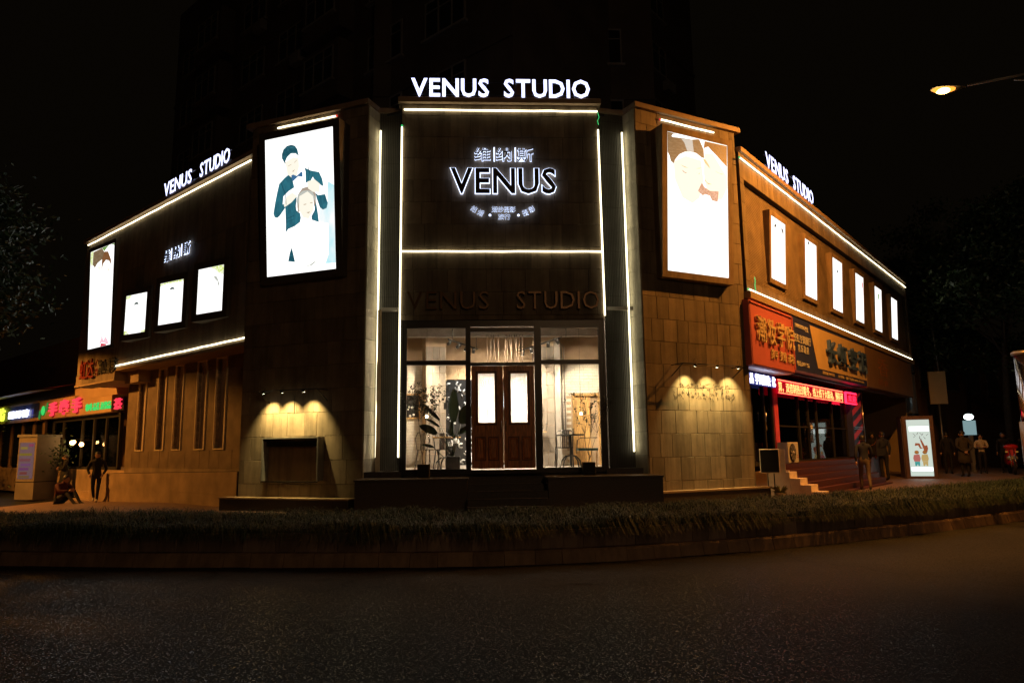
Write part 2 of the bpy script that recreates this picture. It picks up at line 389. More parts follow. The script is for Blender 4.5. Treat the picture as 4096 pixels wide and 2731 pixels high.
def word(parent, text, x0, x1, z0, z1, mat, y=0.0, depth=0.04, bold=0.0, name='letter', back=None, backbold=0.03, gap=0.13):
    """capital letters spread over x0..x1; each letter a part of its own"""
    g = [glyph(ch) for ch in text]; H = z1 - z0
    ws = [a[2] - a[1] for a in g]; gaps = gap * (len(text) - 1)
    k = (x1 - x0) / (sum(ws) + gaps); x = x0
    for ch, a, w in zip(text, g, ws):
        sx = k; sz = H / 0.69; hz = z0
        o = link(name, gmesh(ch, bold, mat), parent, (x - a[1] * sx, y, hz), (0, 0, 0), (sx, depth, sz))
        if back:
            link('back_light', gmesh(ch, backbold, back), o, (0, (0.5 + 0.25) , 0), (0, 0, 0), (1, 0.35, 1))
        x += (w + gap) * k
def cjk(parent, text, x0, x1, z0, z1, mat, y=0.0, depth=0.02, bold=0.0, name='character', back=None, backbold=0.02, fill=1.0):
    n = len(text); cw = (x1 - x0) / n; H = z1 - z0
    for i, ch in enumerate(text):
        if ch in ' 　': continue
        sx = cw * fill; sz = H / 0.93
        o = link(name, gmesh(ch, bold, mat), parent, (x0 + cw * i + cw * (1 - fill) / 2, y, z0 + 0.085 * sz), (0, 0, 0), (sx, depth, sz))
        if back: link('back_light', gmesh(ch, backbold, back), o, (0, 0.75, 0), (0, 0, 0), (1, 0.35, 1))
def line(parent, text, x0, x1, z0, z1, mat, y=0.0, depth=0.004, bold=0.0, name='lettering'):
    a = glyph(text, bold); sx = (x1 - x0) / (a[2] - a[1]); sz = (z1 - z0) / (a[4] - a[3])
    return link(name, gmesh(text, bold, mat), parent, (x0 - a[1] * sx, y, z0 - a[3] * sz), (0, 0, 0), (sx, depth, sz))

# ================================================================== GROUND, KERB, PLANTER BED
KP = [(-40, 20), (-22, 14.6), (-13, 12.35), (-7.81, 11.14), (-3.86, 10.62), (0, 10.48), (3.74, 11.55), (7.2, 13.3), (10.78, 15.44), (17, 19.4), (28, 26), (45, 36)]
def cat(P, n=24):
    out = []
    for i in range(1, len(P) - 2):
        a, b, c, d = [Vector(p) for p in P[i - 1:i + 3]]
        for k in range(n):
            t = k / n
            out.append(0.5 * ((2 * b) + (c - a) * t + (2 * a - 5 * b + 4 * c - d) * t * t + (3 * b - a - 3 * c + d) * t ** 3))
    return out
ARC = cat(KP)
LEN = [0]
for i in range(1, len(ARC)): LEN.append(LEN[-1] + (ARC[i] - ARC[i - 1]).length)
def arc(s):
    s = max(0, min(LEN[-1] - 1e-4, s))
    i = next(k for k in range(1, len(LEN)) if LEN[k] > s) - 1
    t = (s - LEN[i]) / (LEN[i + 1] - LEN[i]); p = ARC[i].lerp(ARC[i + 1], t)
    j0 = max(0, i - 6); j1 = min(len(ARC) - 1, i + 7)
    d = (ARC[j1] - ARC[j0]).normalized()
    return p, d, Vector((-d.y, d.x))          # point, along, inward (away from the road)
def pavz(x): return 0.36 if x > -9 else max(-0.02, 0.36 - (-9 - x) * 0.040)
g = Mb(); g.add([(-300, -60, 0), (300, -60, 0), (300, 300, 0), (-300, 300, 0)], [(0, 1, 2, 3)])
tag(ob('road', g, M['asphalt']), kind='structure')
# pavement laid from the back of the bed outward
pv = Mb(); rows = 150; offs = [2.7, 3.5, 6, 10, 18, 34, 60]; vs = []
S0, S1 = 6.0, LEN[-1] - 1
for i in range(rows + 1):
    p, d, nn = arc(S0 + (S1 - S0) * i / rows)
    for o_ in offs:
        q = p + Vector((nn.x * 0.35 + 0, 1.0)).normalized() * o_ if o_ > 4 else p + nn * o_
        vs.append((q.x, q.y, pavz(q.x) + 0.02))
fs = [(i * 7 + j, (i + 1) * 7 + j, (i + 1) * 7 + j + 1, i * 7 + j + 1) for i in range(rows) for j in range(6)]
pv.add(vs, fs); tag(ob('pavement', pv, M['paver']), kind='structure')
# soil of the bed
so = Mb(); vs = []
for i in range(rows + 1):
    p, d, nn = arc(S0 + (S1 - S0) * i / rows)
    for o_, z in ((0.16, 0.41), (0.9, 0.50), (1.9, 0.52), (2.75, 0.40)): q = p + nn * o_; vs.append((q.x, q.y, z if q.x > -9 else z - 0.04 * (-9 - q.x) * (o_ / 2.75)))
so.add(vs, [(i * 4 + j, (i + 1) * 4 + j, (i + 1) * 4 + j + 1, i * 4 + j + 1) for i in range(rows) for j in range(3)], True)
tag(ob('flower_bed', so, M['soil']), kind='structure')
# kerb stones and wall slabs, one by one
SA = next(LEN[i] for i in range(len(ARC)) if ARC[i].x > -12.5)
SB = next(LEN[i] for i in range(len(ARC)) if ARC[i].x > 17.5)
kerb = tag(bpy.data.objects.new('kerb', None), kind='structure'); COL.objects.link(kerb)
kerb.location = (0, 10.5, 0)
wall = thing('planter_wall', 'low curved planter wall faced with upright stone slabs along the road kerb', 'wall', (0, 10.6, 0))
def kstone(w):
    m = Mb(); h = w / 2 - 0.004
    pr_ = [(0, 0.0), (0.045, 0.16), (0.07, 0.19), (0.20, 0.194), (0.20, 0.0)]
    vs = [(-h, y, z) for y, z in pr_] + [(h, y, z) for y, z in pr_]; n = 5
    return m.add(vs, [tuple(range(n)), tuple(range(2 * n - 1, n - 1, -1))] + [(i, i + n, (i + 1) % n + n, (i + 1) % n) for i in range(n)]).mesh('kerb_stone', M['kerb'])
kms = {w: kstone(w) for w in (0.40, 0.45, 0.50)}
s = SA
while s < SB:
    w = random.choice((0.40, 0.45, 0.45, 0.50)); p, d, nn = arc(s + w / 2)
    link('kerb_stone', kms[w], kerb, (p.x, p.y - 10.5, 0.004 + random.uniform(-0.004, 0.004)), (random.uniform(-.012, .012), 0, math.atan2(d.y, d.x) + random.uniform(-.01, .01)))
    s += w
def wtile(w):
    m = Mb(); m.bbox(-w / 2 + 0.003, w / 2 - 0.003, 0, 0.03, 0.0, 0.240, 0.006)
    return m.mesh('slab', M['walltile'])
wms = {w: wtile(w) for w in (0.24, 0.30, 0.34, 0.50)}
s = SA; back = Mb(); cop = Mb(); bv = []; cv = []
while s < SB:
    w = random.choice((0.30, 0.30, 0.34, 0.30, 0.24, 0.50)); p, d, nn = arc(s + w / 2); q = p + nn * 0.15
    link('slab', wms[w], wall, (q.x, q.y - 10.6, 0.197 + random.uniform(-.003, .003)), (random.uniform(-.006, .006), 0, math.atan2(d.y, d.x)))
    s += w
k = 160
for i in range(k + 1):
    p, d, nn = arc(SA + (SB - SA) * i / k)
    a, b = p + nn * 0.172, p + nn * 0.27
    bv += [(a.x, a.y - 10.6, 0.0), (a.x, a.y - 10.6, 0.434), (b.x, b.y - 10.6, 0.434), (b.x, b.y - 10.6, 0)]
    a, b = p + nn * 0.135, p + nn * 0.29
    cv += [(a.x, a.y - 10.6, 0.437), (a.x, a.y - 10.6, 0.462), (b.x, b.y - 10.6, 0.462), (b.x, b.y - 10.6, 0.437)]
fs = [(i * 4 + j, (i + 1) * 4 + j, (i + 1) * 4 + (j + 1) % 4, i * 4 + (j + 1) % 4) for i in range(k) for j in range(4)]
ob('core', Mb().add(bv, fs), M['mortar'], wall); ob('coping', Mb().add(cv, fs), M['walltile'], wall)

# ================================================================== THE STUDIO BUILDING
B = thing('studio_building', 'two storey stone clad photo studio with canted corner front, outlined by white light strips', 'building', (0, 17.0, 0.34))
TW = (0.33, 0.40, 0.46, 0.54, 0.62)
_tm = {}
def tmesh(w, h, mat='stone'):
    k = (round(w, 3), round(h, 3), mat)
    if k not in _tm:
        m = Mb(); m.bbox(-w / 2 + 0.003, w / 2 - 0.003, -0.022, 0.0, 0.003, h - 0.003, 0.005); _tm[k] = m.mesh('tile', M[mat])
    return _tm[k]
tiles = 0
def tile_wall(F, name, x0, x1, z0, z1, zoff=0.43, h=0.517, limit=300, hole=None, mat='stone', thick=0.45, backing=True, jitter=True):
    """a slab of wall with its stone tiles laid on it in broken courses"""
    global tiles
    w = Mb(); w.box(x0, x1, 0.0, thick, z0, z1)
    wo = pt(name, w, M['mortar'], B, F)
    rest = Mb(); k = 0
    zc = zoff + h * math.floor((z0 - zoff) / h)
    while zc < z1 - 0.02:
        a, b = max(zc, z0), min(zc + h, z1)
        if b - a > 0.04:
            x = x0 - (random.choice(TW) * random.random() * 0.6 if jitter else 0)
            while x < x1 - 0.01:
                wd = random.choice(TW); xa, xb = max(x, x0), min(x + wd, x1)
                if x1 - xb < 0.12: xb = x1
                x = xb if xb == x1 else x + wd
                if xb - xa < 0.05: continue
                pr2 = random.uniform(-.002, .0025)
                if tiles < limit and b - a > 0.3:
                    ww = round(xb - xa, 2); tiles += 1
                    o = link('tile', tmesh(ww, round(b - a, 2), mat), wo, ((xa + xb) / 2, pr2, a), (0, 0, 0), ((xb - xa) / ww, 1, (b - a) / round(b - a, 2)))
                else:
                    rest.bbox(xa + .003, xb - .003, -0.022 + pr2, 0, a + .003, b - .003, 0.005)
        zc += h
    if rest.v: tag(ob('tile_courses', rest, M[mat], wo), kind='stuff')
    return wo
tile_wall(RB, 'corner_wall', 0, 3.10, 0.62, 9.45, zoff=0.39, h=0.513)
tile_wall(LB, 'corner_wall', -3.28, 0, 0.56, 9.45)
tile_wall(C, 'front_wall', -2.25, 2.25, 4.46, 9.48, thick=0.26)
# narrow lit return faces at the ends of the corner walls, tiles seen edge on
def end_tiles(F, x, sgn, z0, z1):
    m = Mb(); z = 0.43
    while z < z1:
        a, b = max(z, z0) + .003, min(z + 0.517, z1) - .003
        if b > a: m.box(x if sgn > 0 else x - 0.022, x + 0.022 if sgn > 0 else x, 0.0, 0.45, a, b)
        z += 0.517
    return pt('return_face', m, M['stone_strip_lit'], B, F)
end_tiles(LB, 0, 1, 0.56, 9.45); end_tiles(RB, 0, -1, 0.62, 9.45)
# ribbed recesses beside the front wall
def vribs(F, x0, x1, z0, z1, name='ribbed_recess'):
    m = Mb(); m.box(x0, x1, 0.02, 0.3, z0, z1)
    o = pt(name, m, M['mortar'], B, F)
    r = Mb(); x = x0
    while x < x1 - 0.02:
        r.box(x + .004, x + .030, 0, 0.02, z0, z1); x += 0.041
    tag(ob('rib', r, M['ribdark'], o), kind='stuff')
    # horizontal butt joints every metre
    j = Mb(); z = z0 + 0.9
    while z < z1: j.box(x0, x1, -.002, 0.004, z, z + .006); z += 1.05
    tag(ob('joint_line', j, M['mortar'], o), kind='stuff')
vribs(RL, 0.0, 0.66, 1.0, 9.46); vribs(RR, 0.0, 0.66, 1.0, 9.46)
# sides of the front wall box where it stands proud of the recesses
# cornices
def cor(F, x0, x1, z, y0=-0.10, y1=0.45, h=0.11):
    m = Mb(); m.box(x0, x1, y0, y1, z, z + h); m.box(x0 + .02, x1 - .02, y0 + 0.03, y1, z + h, z + h + 0.03)
    pt('cornice', m, M['cornice'], B, F)
cor(LB, -3.42, 0.04, 9.46); cor(RB, -0.04, 3.24, 9.46); cor(C, -2.33, 2.33, 9.50, -0.13, 0.3); cor(RL, -0.02, 0.66, 9.45, -0.06, 0.3, 0.09); cor(RR, -.02, 0.66, 9.45, -0.06, 0.3, 0.09)
# roof slabs and hidden backs closing the volumes
def roof():
    P = [LB.w(-3.28, 0.1), LB.w(0, 0.1), RL.w(0.05, 0.1), C.w(-2.2, 0.15), C.w(2.2, 0.15), RR.w(0.6, 0.1), RB.w(0, 0.1), RB.w(3.1, 0.1), RW.w(0.5, 7), Vector((0, 25, 0)), LW.w(-1, 7)]
    m = Mb(); m.prism([(p.x - 0, p.y - 17.0) for p in P], 9.38 - 0.34, 9.44 - 0.34); ob('roof', m, M['dull'], B)
roof()
def side(F, x, y0, y1, z0, z1, name='side_wall', mat='render'):
    m = Mb(); m.box(x - .05 if True else x, x + .05, y0, y1, z0, z1); pt(name, m, M[mat], B, F)
side(LB, -3.23, 0.45, 2.4, 0.3, 9.38); side(RB, 3.05, 0.45, 1.4, 0.3, 9.38)

# ---- left wing: upper storey
def slab_wall(F, name, x0, x1, z0, z1, wmin=0.42, wmax=0.62, h=1.5, thick=0.4, y=0.0, mat='stone', holes=()):
    m = Mb(); m.box(x0, x1, y, y + thick, z0, z1); wo = pt(name, m, M['mortar'], B, F)
    r = Mb(); z = z0
    while z < z1 - .02:
        zt = min(z + h, z1); x = x0
        while x < x1 - .02:
            xb = min(x + random.uniform(wmin, wmax), x1)
            if x1 - xb < 0.15: xb = x1
            pz = random.uniform(-.002, .002)
            r.bbox(x + .003, xb - .003, y - 0.02 + pz, y, z + .003, zt - .003, 0.004); x = xb
        z = zt
    tag(ob('tile_courses', r, M[mat], wo), kind='stuff')
    return wo
slab_wall(LW, 'wing_wall', -11.25, -0.02, 4.25, 8.86)
slab_wall(LW, 'wing_wall', -11.30, -7.95, 3.93, 4.25)
m = Mb(); m.box(-11.33, -7.92, -0.06, 0.5, 3.88, 3.925); m.box(-7.95, -7.90, -0.06, 0.66, 3.88, 4.17); m.box(-7.90, 0, -0.06, 0.66, 4.165, 4.245)
pt('fascia', m, M['render'], B, LW)
m = Mb(); m.box(-8.0, -7.0, 0.30, 0.68, 3.80, 4.16); pt('beam_end', m, M['render'], B, LW)
m = Mb(); m.box(-11.3, 0.2, -0.12, 0.5, 8.87, 8.99); pt('cornice', m, M['cornice'], B, LW)
m = Mb(); m.box(-11.2, 1.0, 0.4, 9, 8.70, 8.80); pt('wing_roof', m, M['dull'], B, LW)
m = Mb(); m.box(-11.25, -11.15, 0.4, 9, 3.93, 8.86); pt('end_wall', m, M['render'], B, LW)
m = Mb(); m.box(-11.2, -8.65, 0.4, 1.5, 3.95, 4.05); pt('soffit', m, M['render'], B, LW)
# ---- left wing: ribbed lower wall with five tall slots
M['trim'] = pr('pale metal trim', (.88, .74, .50), .4); M['slot'] = pr('grey brown slot lining', (.50, .42, .34), .7)
slots = [(-7.80, -7.26), (-6.40, -5.87), (-5.28, -4.78), (-3.92, -3.38), (-2.84, -2.30)]
zt, zb = 4.17, 1.76
m = Mb(); xs = [-8.64] + [v for ab in slots for v in ab] + [0.3]
for i in range(0, len(xs), 2): m.box(xs[i], xs[i + 1], 0.69, 1.05, 1.0, 4.165)
for a, b in slots: m.box(a, b, 0.69, 1.05, 1.0, zb); m.box(a, b, 0.80, 1.05, zb, 4.165)
lw = pt('lower_wall', m, M['rib'], B, LW)
r = Mb(); z = 1.25
while z < 4.14:
    for i in range(0, len(xs), 2):
        if zb - .02 < z: r.box(xs[i] + .004, xs[i + 1] - .004, 0.674, 0.69, z, z + .030)
    if z <= zb - .02: r.box(xs[0] + .004, 0.3, 0.674, 0.69, z, z + .030)
    z += 0.045
tag(ob('rib', r, M['rib'], lw), kind='stuff')
j = Mb()
for i, x in enumerate([-8.1, -7.53, -6.9, -6.13, -5.55, -4.5, -3.65, -3.1, -2.57, -1.9, -1.3]): j.box(x, x + .012, 0.668, 0.69, 1.24, 1.72)
for z in (2.5, 3.3): j.box(-2.2, 0.2, 0.668, 0.69, z, z + .02)
tag(ob('joint_line', j, M['rib'], lw), kind='stuff')
for a, b in slots:
    fr = Mb(); y0 = 0.640
    fr.box(a - .025, a, y0, 0.80, zb - .03, zt); fr.box(b, b + .025, y0, 0.80, zb - .03, zt); fr.box(a, b, y0, 0.80, zb - .03, zb); fr.box(a, b, y0, 0.80, 4.14, zt)
    fo = pt('window', fr, M['trim'], B, LW)
    ob('reveal', Mb().box(a, b, 0.785, 0.795, zb, 4.14), M['slot'], fo)
    ob('pane', Mb().box(a + .33, b - .05, 0.770, 0.784, zb, 4.14), M['darkglass'], fo)
m = Mb(); m.add([(-9.3, 0.0, 0.0), (-0.3, 0.0, 0.0), (-0.3, 0.69, 0.0), (-9.3, 0.69, 0.0), (-9.3, 0.0, 1.04), (-0.3, 0.0, 1.20), (-0.3, 0.69, 1.21), (-9.3, 0.69, 1.05)],
                 [(3, 2, 1, 0), (4, 5, 6, 7), (0, 1, 5, 4), (1, 2, 6, 5), (2, 3, 7, 6), (3, 0, 4, 7)])
po = pt('plinth', m, M['mortar'], B, LW)
r = Mb(); x = -9.32
while x < -0.35:
    xb = min(x + random.uniform(.5, .8), -0.3); zt_ = lambda q: 1.045 + (q + 9.3) * 0.0178
    for a_, b_ in ((0.1, 0.66), (0.66, None)):
        za, zc_, zd = a_, (b_ or zt_(x)), (b_ or zt_(xb))
        r.add([(x + .002, -.02, za + .002), (xb - .002, -.02, za + .002), (xb - .002, -.02, zd - .002), (x + .002, -.02, zc_ - .002), (x + .002, 0, za), (xb - .002, 0, za), (xb - .002, 0, zd), (x + .002, 0, zc_)],
              [(0, 1, 2, 3), (0, 3, 7, 4), (1, 5, 6, 2), (3, 2, 6, 7), (0, 4, 5, 1)])
    x = xb
r.box(-9.32, -9.30, -.02, 0.69, 0, 1.04)
tag(ob('tile_courses', r, M['plinth'], po), kind='stuff')
m = Mb(); m.box(-8.64, -8.55, 1.05, 2.6, 1.0, 4.1); pt('end_wall', m, M['render'], B, LW)

# ---- right wing
slab_wall(RW, 'wing_wall', 0.0, 19.9, 8.30, 8.96, 0.45, 0.7, 0.7)
slab_wall(RW, 'wing_wall', 0.0, 19.9, 5.38, 5.66, 0.45, 0.7, 0.4)
slab_wall(RW, 'wing_wall', 0.0, 0.25, 5.66, 8.30, 0.2, 0.25, 0.5)
slab_wall(RW, 'wing_wall', 19.6, 19.9, 5.66, 8.30, 0.2, 0.3, 0.5)
m = Mb(); m.box(0.25, 19.6, 0.14, 0.4, 5.66, 8.30); rp_ = pt('ribbed_panel', m, M['ribdark'], B, RW)
r = Mb(); z = 5.67
while z < 8.28:
    for i in range(14): r.box(0.26 + i * 1.382, 0.26 + i * 1.382 + 1.372, 0.122, 0.14, z, z + .027)
    z += 0.043
tag(ob('rib', r, M['rib'], rp_), kind='stuff')
m = Mb(); m.box(0, 19.9, -0.09, 0.4, 8.97, 9.09); pt('cornice', m, M['cornice'], B, RW)
m = Mb(); m.box(0, 19.85, -0.10, 0.5, 5.20, 5.375); pt('fascia', m, M['render'], B, RW)
m = Mb(); m.box(-1, 19.85, 0.4, 7, 8.80, 8.90); pt('wing_roof', m, M['dull'], B, RW)
m = Mb(); m.box(19.8, 19.9, 0.4, 7, 0.3, 8.96); pt('end_wall', m, M['render'], B, RW)
m = Mb(); m.box(-0.4, 19.8, 3.4, 3.5, 0.3, 5.3); m.box(-0.4, 19.8, 0.4, 3.5, 5.15, 5.2); pt('shop_back_wall', m, M['dull'], B, RW)

# ---- cable or pipe rail above the right wing
m = Mb(); m.tube([(0.1, 1.2, 9.9), (12, 1.2, 9.5)], 0.03); pt('roof_rail', m, M['cornice'], B, RW)

# ---- light strips
def strip(F, a, b, ends=None, r=0.019):
    m = Mb(); A, Bv = Vector(a), Vector(b); n = max(6, int((Bv - A).length / 0.35)); P = []
    for i in range(n + 1):
        q = A.lerp(Bv, i / n); q.y += random.uniform(-.004, .004); q.z += random.uniform(-.005, .005) if abs(A.z - Bv.z) < .2 else 0; P.append(q)
    m.tube(P, r, 6); o = pt('light_strip', m, M['led'], B, F)
    if ends:
        for e, mt in ends:
            q = A if e == 0 else Bv
            ob('end_cap', Mb().ball((q.x, q.y, q.z + (0.03 if abs(A.z - Bv.z) > 1 else 0)), 0.026), M[mt], o)
    return o
strip(C, (-2.23, -0.05, 6.0), (2.24, -0.05, 6.0)); strip(C, (-2.20, -0.05, 9.34), (2.25, -0.05, 9.34))
strip(C, (-2.255, -0.045, 1.5), (-2.245, -0.045, 8.92), ends=[(1, 'green')]); strip(C, (2.27, -0.045, 4.54), (2.255, -0.045, 8.90))
strip(RL, (0.115, -0.09, 1.5), (0.115, -0.09, 8.98)); strip(RR, (0.555, -0.09, 1.55), (0.555, -0.09, 8.98))
strip(LB, (-2.50, -0.06, 9.33), (-0.83, -0.06, 9.33), ends=[(1, 'redend')]); strip(RB, (0.71, -0.06, 9.30), (2.38, -0.06, 9.30), ends=[(0, 'redend')])
strip(LW, (-11.0, -0.06, 8.77), (-0.20, -0.06, 8.77)); strip(LW, (-7.92, -0.05, 4.325), (-0.15, -0.05, 4.335))
strip(RW, (-0.05, -0.06, 8.78), (19.7, -0.06, 8.78), ends=[(0, 'green')]); strip(RW, (0.0, -0.05, 5.42), (19.7, -0.05, 5.42), ends=[(0, 'green')])
m = Mb(); m.tube([(0.55, -.03, 5.45), (0.52, -.03, 5.6), (0.56, -.03, 5.72), (0.53, -.03, 5.82)], 0.012, 6); pt('green_wire', m, M['green'], B, RW)
m = Mb(); m.tube([(2.26, -.04, 9.33), (2.29, -.04, 9.2), (2.25, -.04, 9.12), (2.27, -.04, 9.02)], 0.008, 6); pt('green_wire', m, M['green'], B, C)

# ---- base ledges, planters and steps
m = Mb(); m.box(-3.50, -0.12, -0.34, 0, 0.0, 0.63); o = pt('base_ledge', m, M['darkstone'], B, LB)
ob('nosing', Mb().box(-3.52, -0.10, -0.37, 0, 0.632, 0.665), M['plinth'], o)  # pale edge strip paints the lamplight along the dark ledge
m = Mb(); m.box(0.06, 3.35, -0.22, 0, 0.0, 0.66); o = pt('base_ledge', m, M['darkstone'], B, RB)
ob('nosing', Mb().box(0.04, 3.37, -0.25, 0, 0.662, 0.70), M['plinth'], o)  # lamplight on this edge is likewise put into the paler stone
for x0, x1 in ((-3.0, -0.78), (0.84, 3.16)):
    m = Mb(); m.box(x0, x1, -1.0, 0, 0.0, 1.04); o = pt('front_planter', m, M['darkstone'], B, C)
    ob('coping', Mb().box(x0 - .02, x1 + .02, -1.03, 0, 1.042, 1.078), M['darkstone'], o)
for a_ in (-3.0, 2.2): pt('base_course', Mb().box(a_, a_ + .8, -0.02, 0.25, 1.0, 1.2), M['darkstone'], B, C)
for k_, z in enumerate((1.06, 0.93, 0.80, 0.67, 0.54, 0.41)):
    m = Mb(); y1 = 0.0 if k_ == 0 else -0.35 - 0.3 * (k_ - 1)
    m.box(-0.775, 0.835, -0.35 - 0.3 * k_, y1 - (0.001 if k_ else 0), 0.0, z); o = pt('step', m, M['darkstone'], B, C)
    ob('nosing', Mb().box(-0.775, 0.835, -0.37 - 0.3 * k_, -0.35 - 0.3 * k_ + 0.03, z + .001, z + .018), M['darkstone'], o)

# ---- shop front of black steel
fr = Mb()
for a, b in ((-2.19, -2.10), (-0.82, -0.71), (0.69, 0.84), (2.12, 2.21)): fr.box(a, b, 0.02, 0.14, 1.14, 4.455)
for a, b in ((-2.10, -0.82), (0.84, 2.12)):
    fr.box(a, b, 0.03, 0.13, 3.475, 3.57); fr.box(a, b, 0.03, 0.13, 4.285, 4.455); fr.box(a, b, 0.03, 0.13, 1.14, 1.235)
fr.box(-0.71, 0.69, 0.03, 0.13, 3.455, 3.52); fr.box(-0.71, 0.69, 0.03, 0.13, 4.20, 4.29); fr.box(-0.71, 0.69, 0.03, 0.13, 4.32, 4.455)
fr.box(-0.71, 0.69, 0.0, 0.16, 1.14, 1.205)
fr.box(-2.25, -2.19, 0.0, 0.26, 1.0, 4.46); fr.box(2.21, 2.25, 0.0, 0.26, 1.0, 4.46)
sf = pt('shop_window_frame', fr, M['black'], B, C)
for x0, x1, z0, z1 in ((-2.10, -0.82, 1.235, 3.475), (-2.10, -0.82, 3.57, 4.285), (0.84, 2.12, 1.235, 3.475), (0.84, 2.12, 3.57, 4.285), (-0.71, 0.69, 3.52, 4.20)):
    ob('pane', Mb().box(x0, x1, 0.076, 0.082, z0, z1), M['glass'], sf)
def leaf(x0, x1, gx0, gx1, panels, hx):
    d = Mb(); gz0, gz1 = 2.21, 3.28; y0, y1 = 0.05, 0.095; Z0, Z1 = 1.235, 3.445
    rim = Mb()
    d.box(x0, gx0 - .05, y0, y1, Z0, Z1); d.box(gx1 + .05, x1, y0, y1, Z0, Z1)
    d.box(gx0 - .05, gx1 + .05, y0, y1, gz1 + .05, Z1); d.box(gx0 - .05, gx1 + .05, y0, y1, Z0, gz0 - .05)
    # moulded glazing rim, stepping back
    for e, yy in ((0.05, 0.030), (0.03, 0.045)):
        a, b, c_, d_ = gx0 - e, gx1 + e, gz0 - e, gz1 + e; t = 0.02 if e > .04 else .03
        rim.box(a, a + t, yy, y1 - .001, c_, d_); rim.box(b - t, b, yy, y1 - .001, c_, d_); rim.box(a + t, b - t, yy, y1 - .001, c_, c_ + t); rim.box(a + t, b - t, yy, y1 - .001, d_ - t, d_)
    do = pt('door_leaf', d, M['door'], B, C); ob('glazing_bead', rim, M['door2'], do)
    ob('pane', Mb().add([(gx0, 0.07, gz0), (gx1, 0.07, gz0), (gx1, 0.07, gz1), (gx0, 0.07, gz1)], [(0, 1, 2, 3)]), M['frost'], do)
    for a, b in panels:
        p = Mb(); z0, z1 = 1.42, 1.89
        p.box(a - .02, a, 0.034, 0.05, z0 - .02, z1 + .02); p.box(b, b + .02, 0.034, 0.05, z0 - .02, z1 + .02); p.box(a, b, 0.034, 0.05, z0 - .02, z0); p.box(a, b, 0.034, 0.05, z1, z1 + .02)
        ob('moulding', p, M['door2'], do); p = Mb()
        p.hexa([(a + .01, .0495, z0 + .01), (b - .01, .0495, z0 + .01), (b - .01, .0495, z1 - .01), (a + .01, .0495, z1 - .01)], [(a + .045, .028, z0 + .045), (b - .045, .028, z0 + .045), (b - .045, .028, z1 - .045), (a + .045, .028, z1 - .045)])
        ob('panel', p, M['door'], do)
    h = Mb(); h.tube([(hx, 0.05, 2.24), (hx, -0.01, 2.24), (hx, -0.01, 2.02), (hx, 0.05, 2.02)], 0.009, 8); ob('handle', h, M['steel'], do)
leaf(-0.695, -0.012, -0.55, -0.19, ((-0.60, -0.41), (-0.32, -0.13)), -0.05)
leaf(0.004, 0.675, 0.16, 0.52, ((0.11, 0.31), (0.40, 0.59)), 0.045)

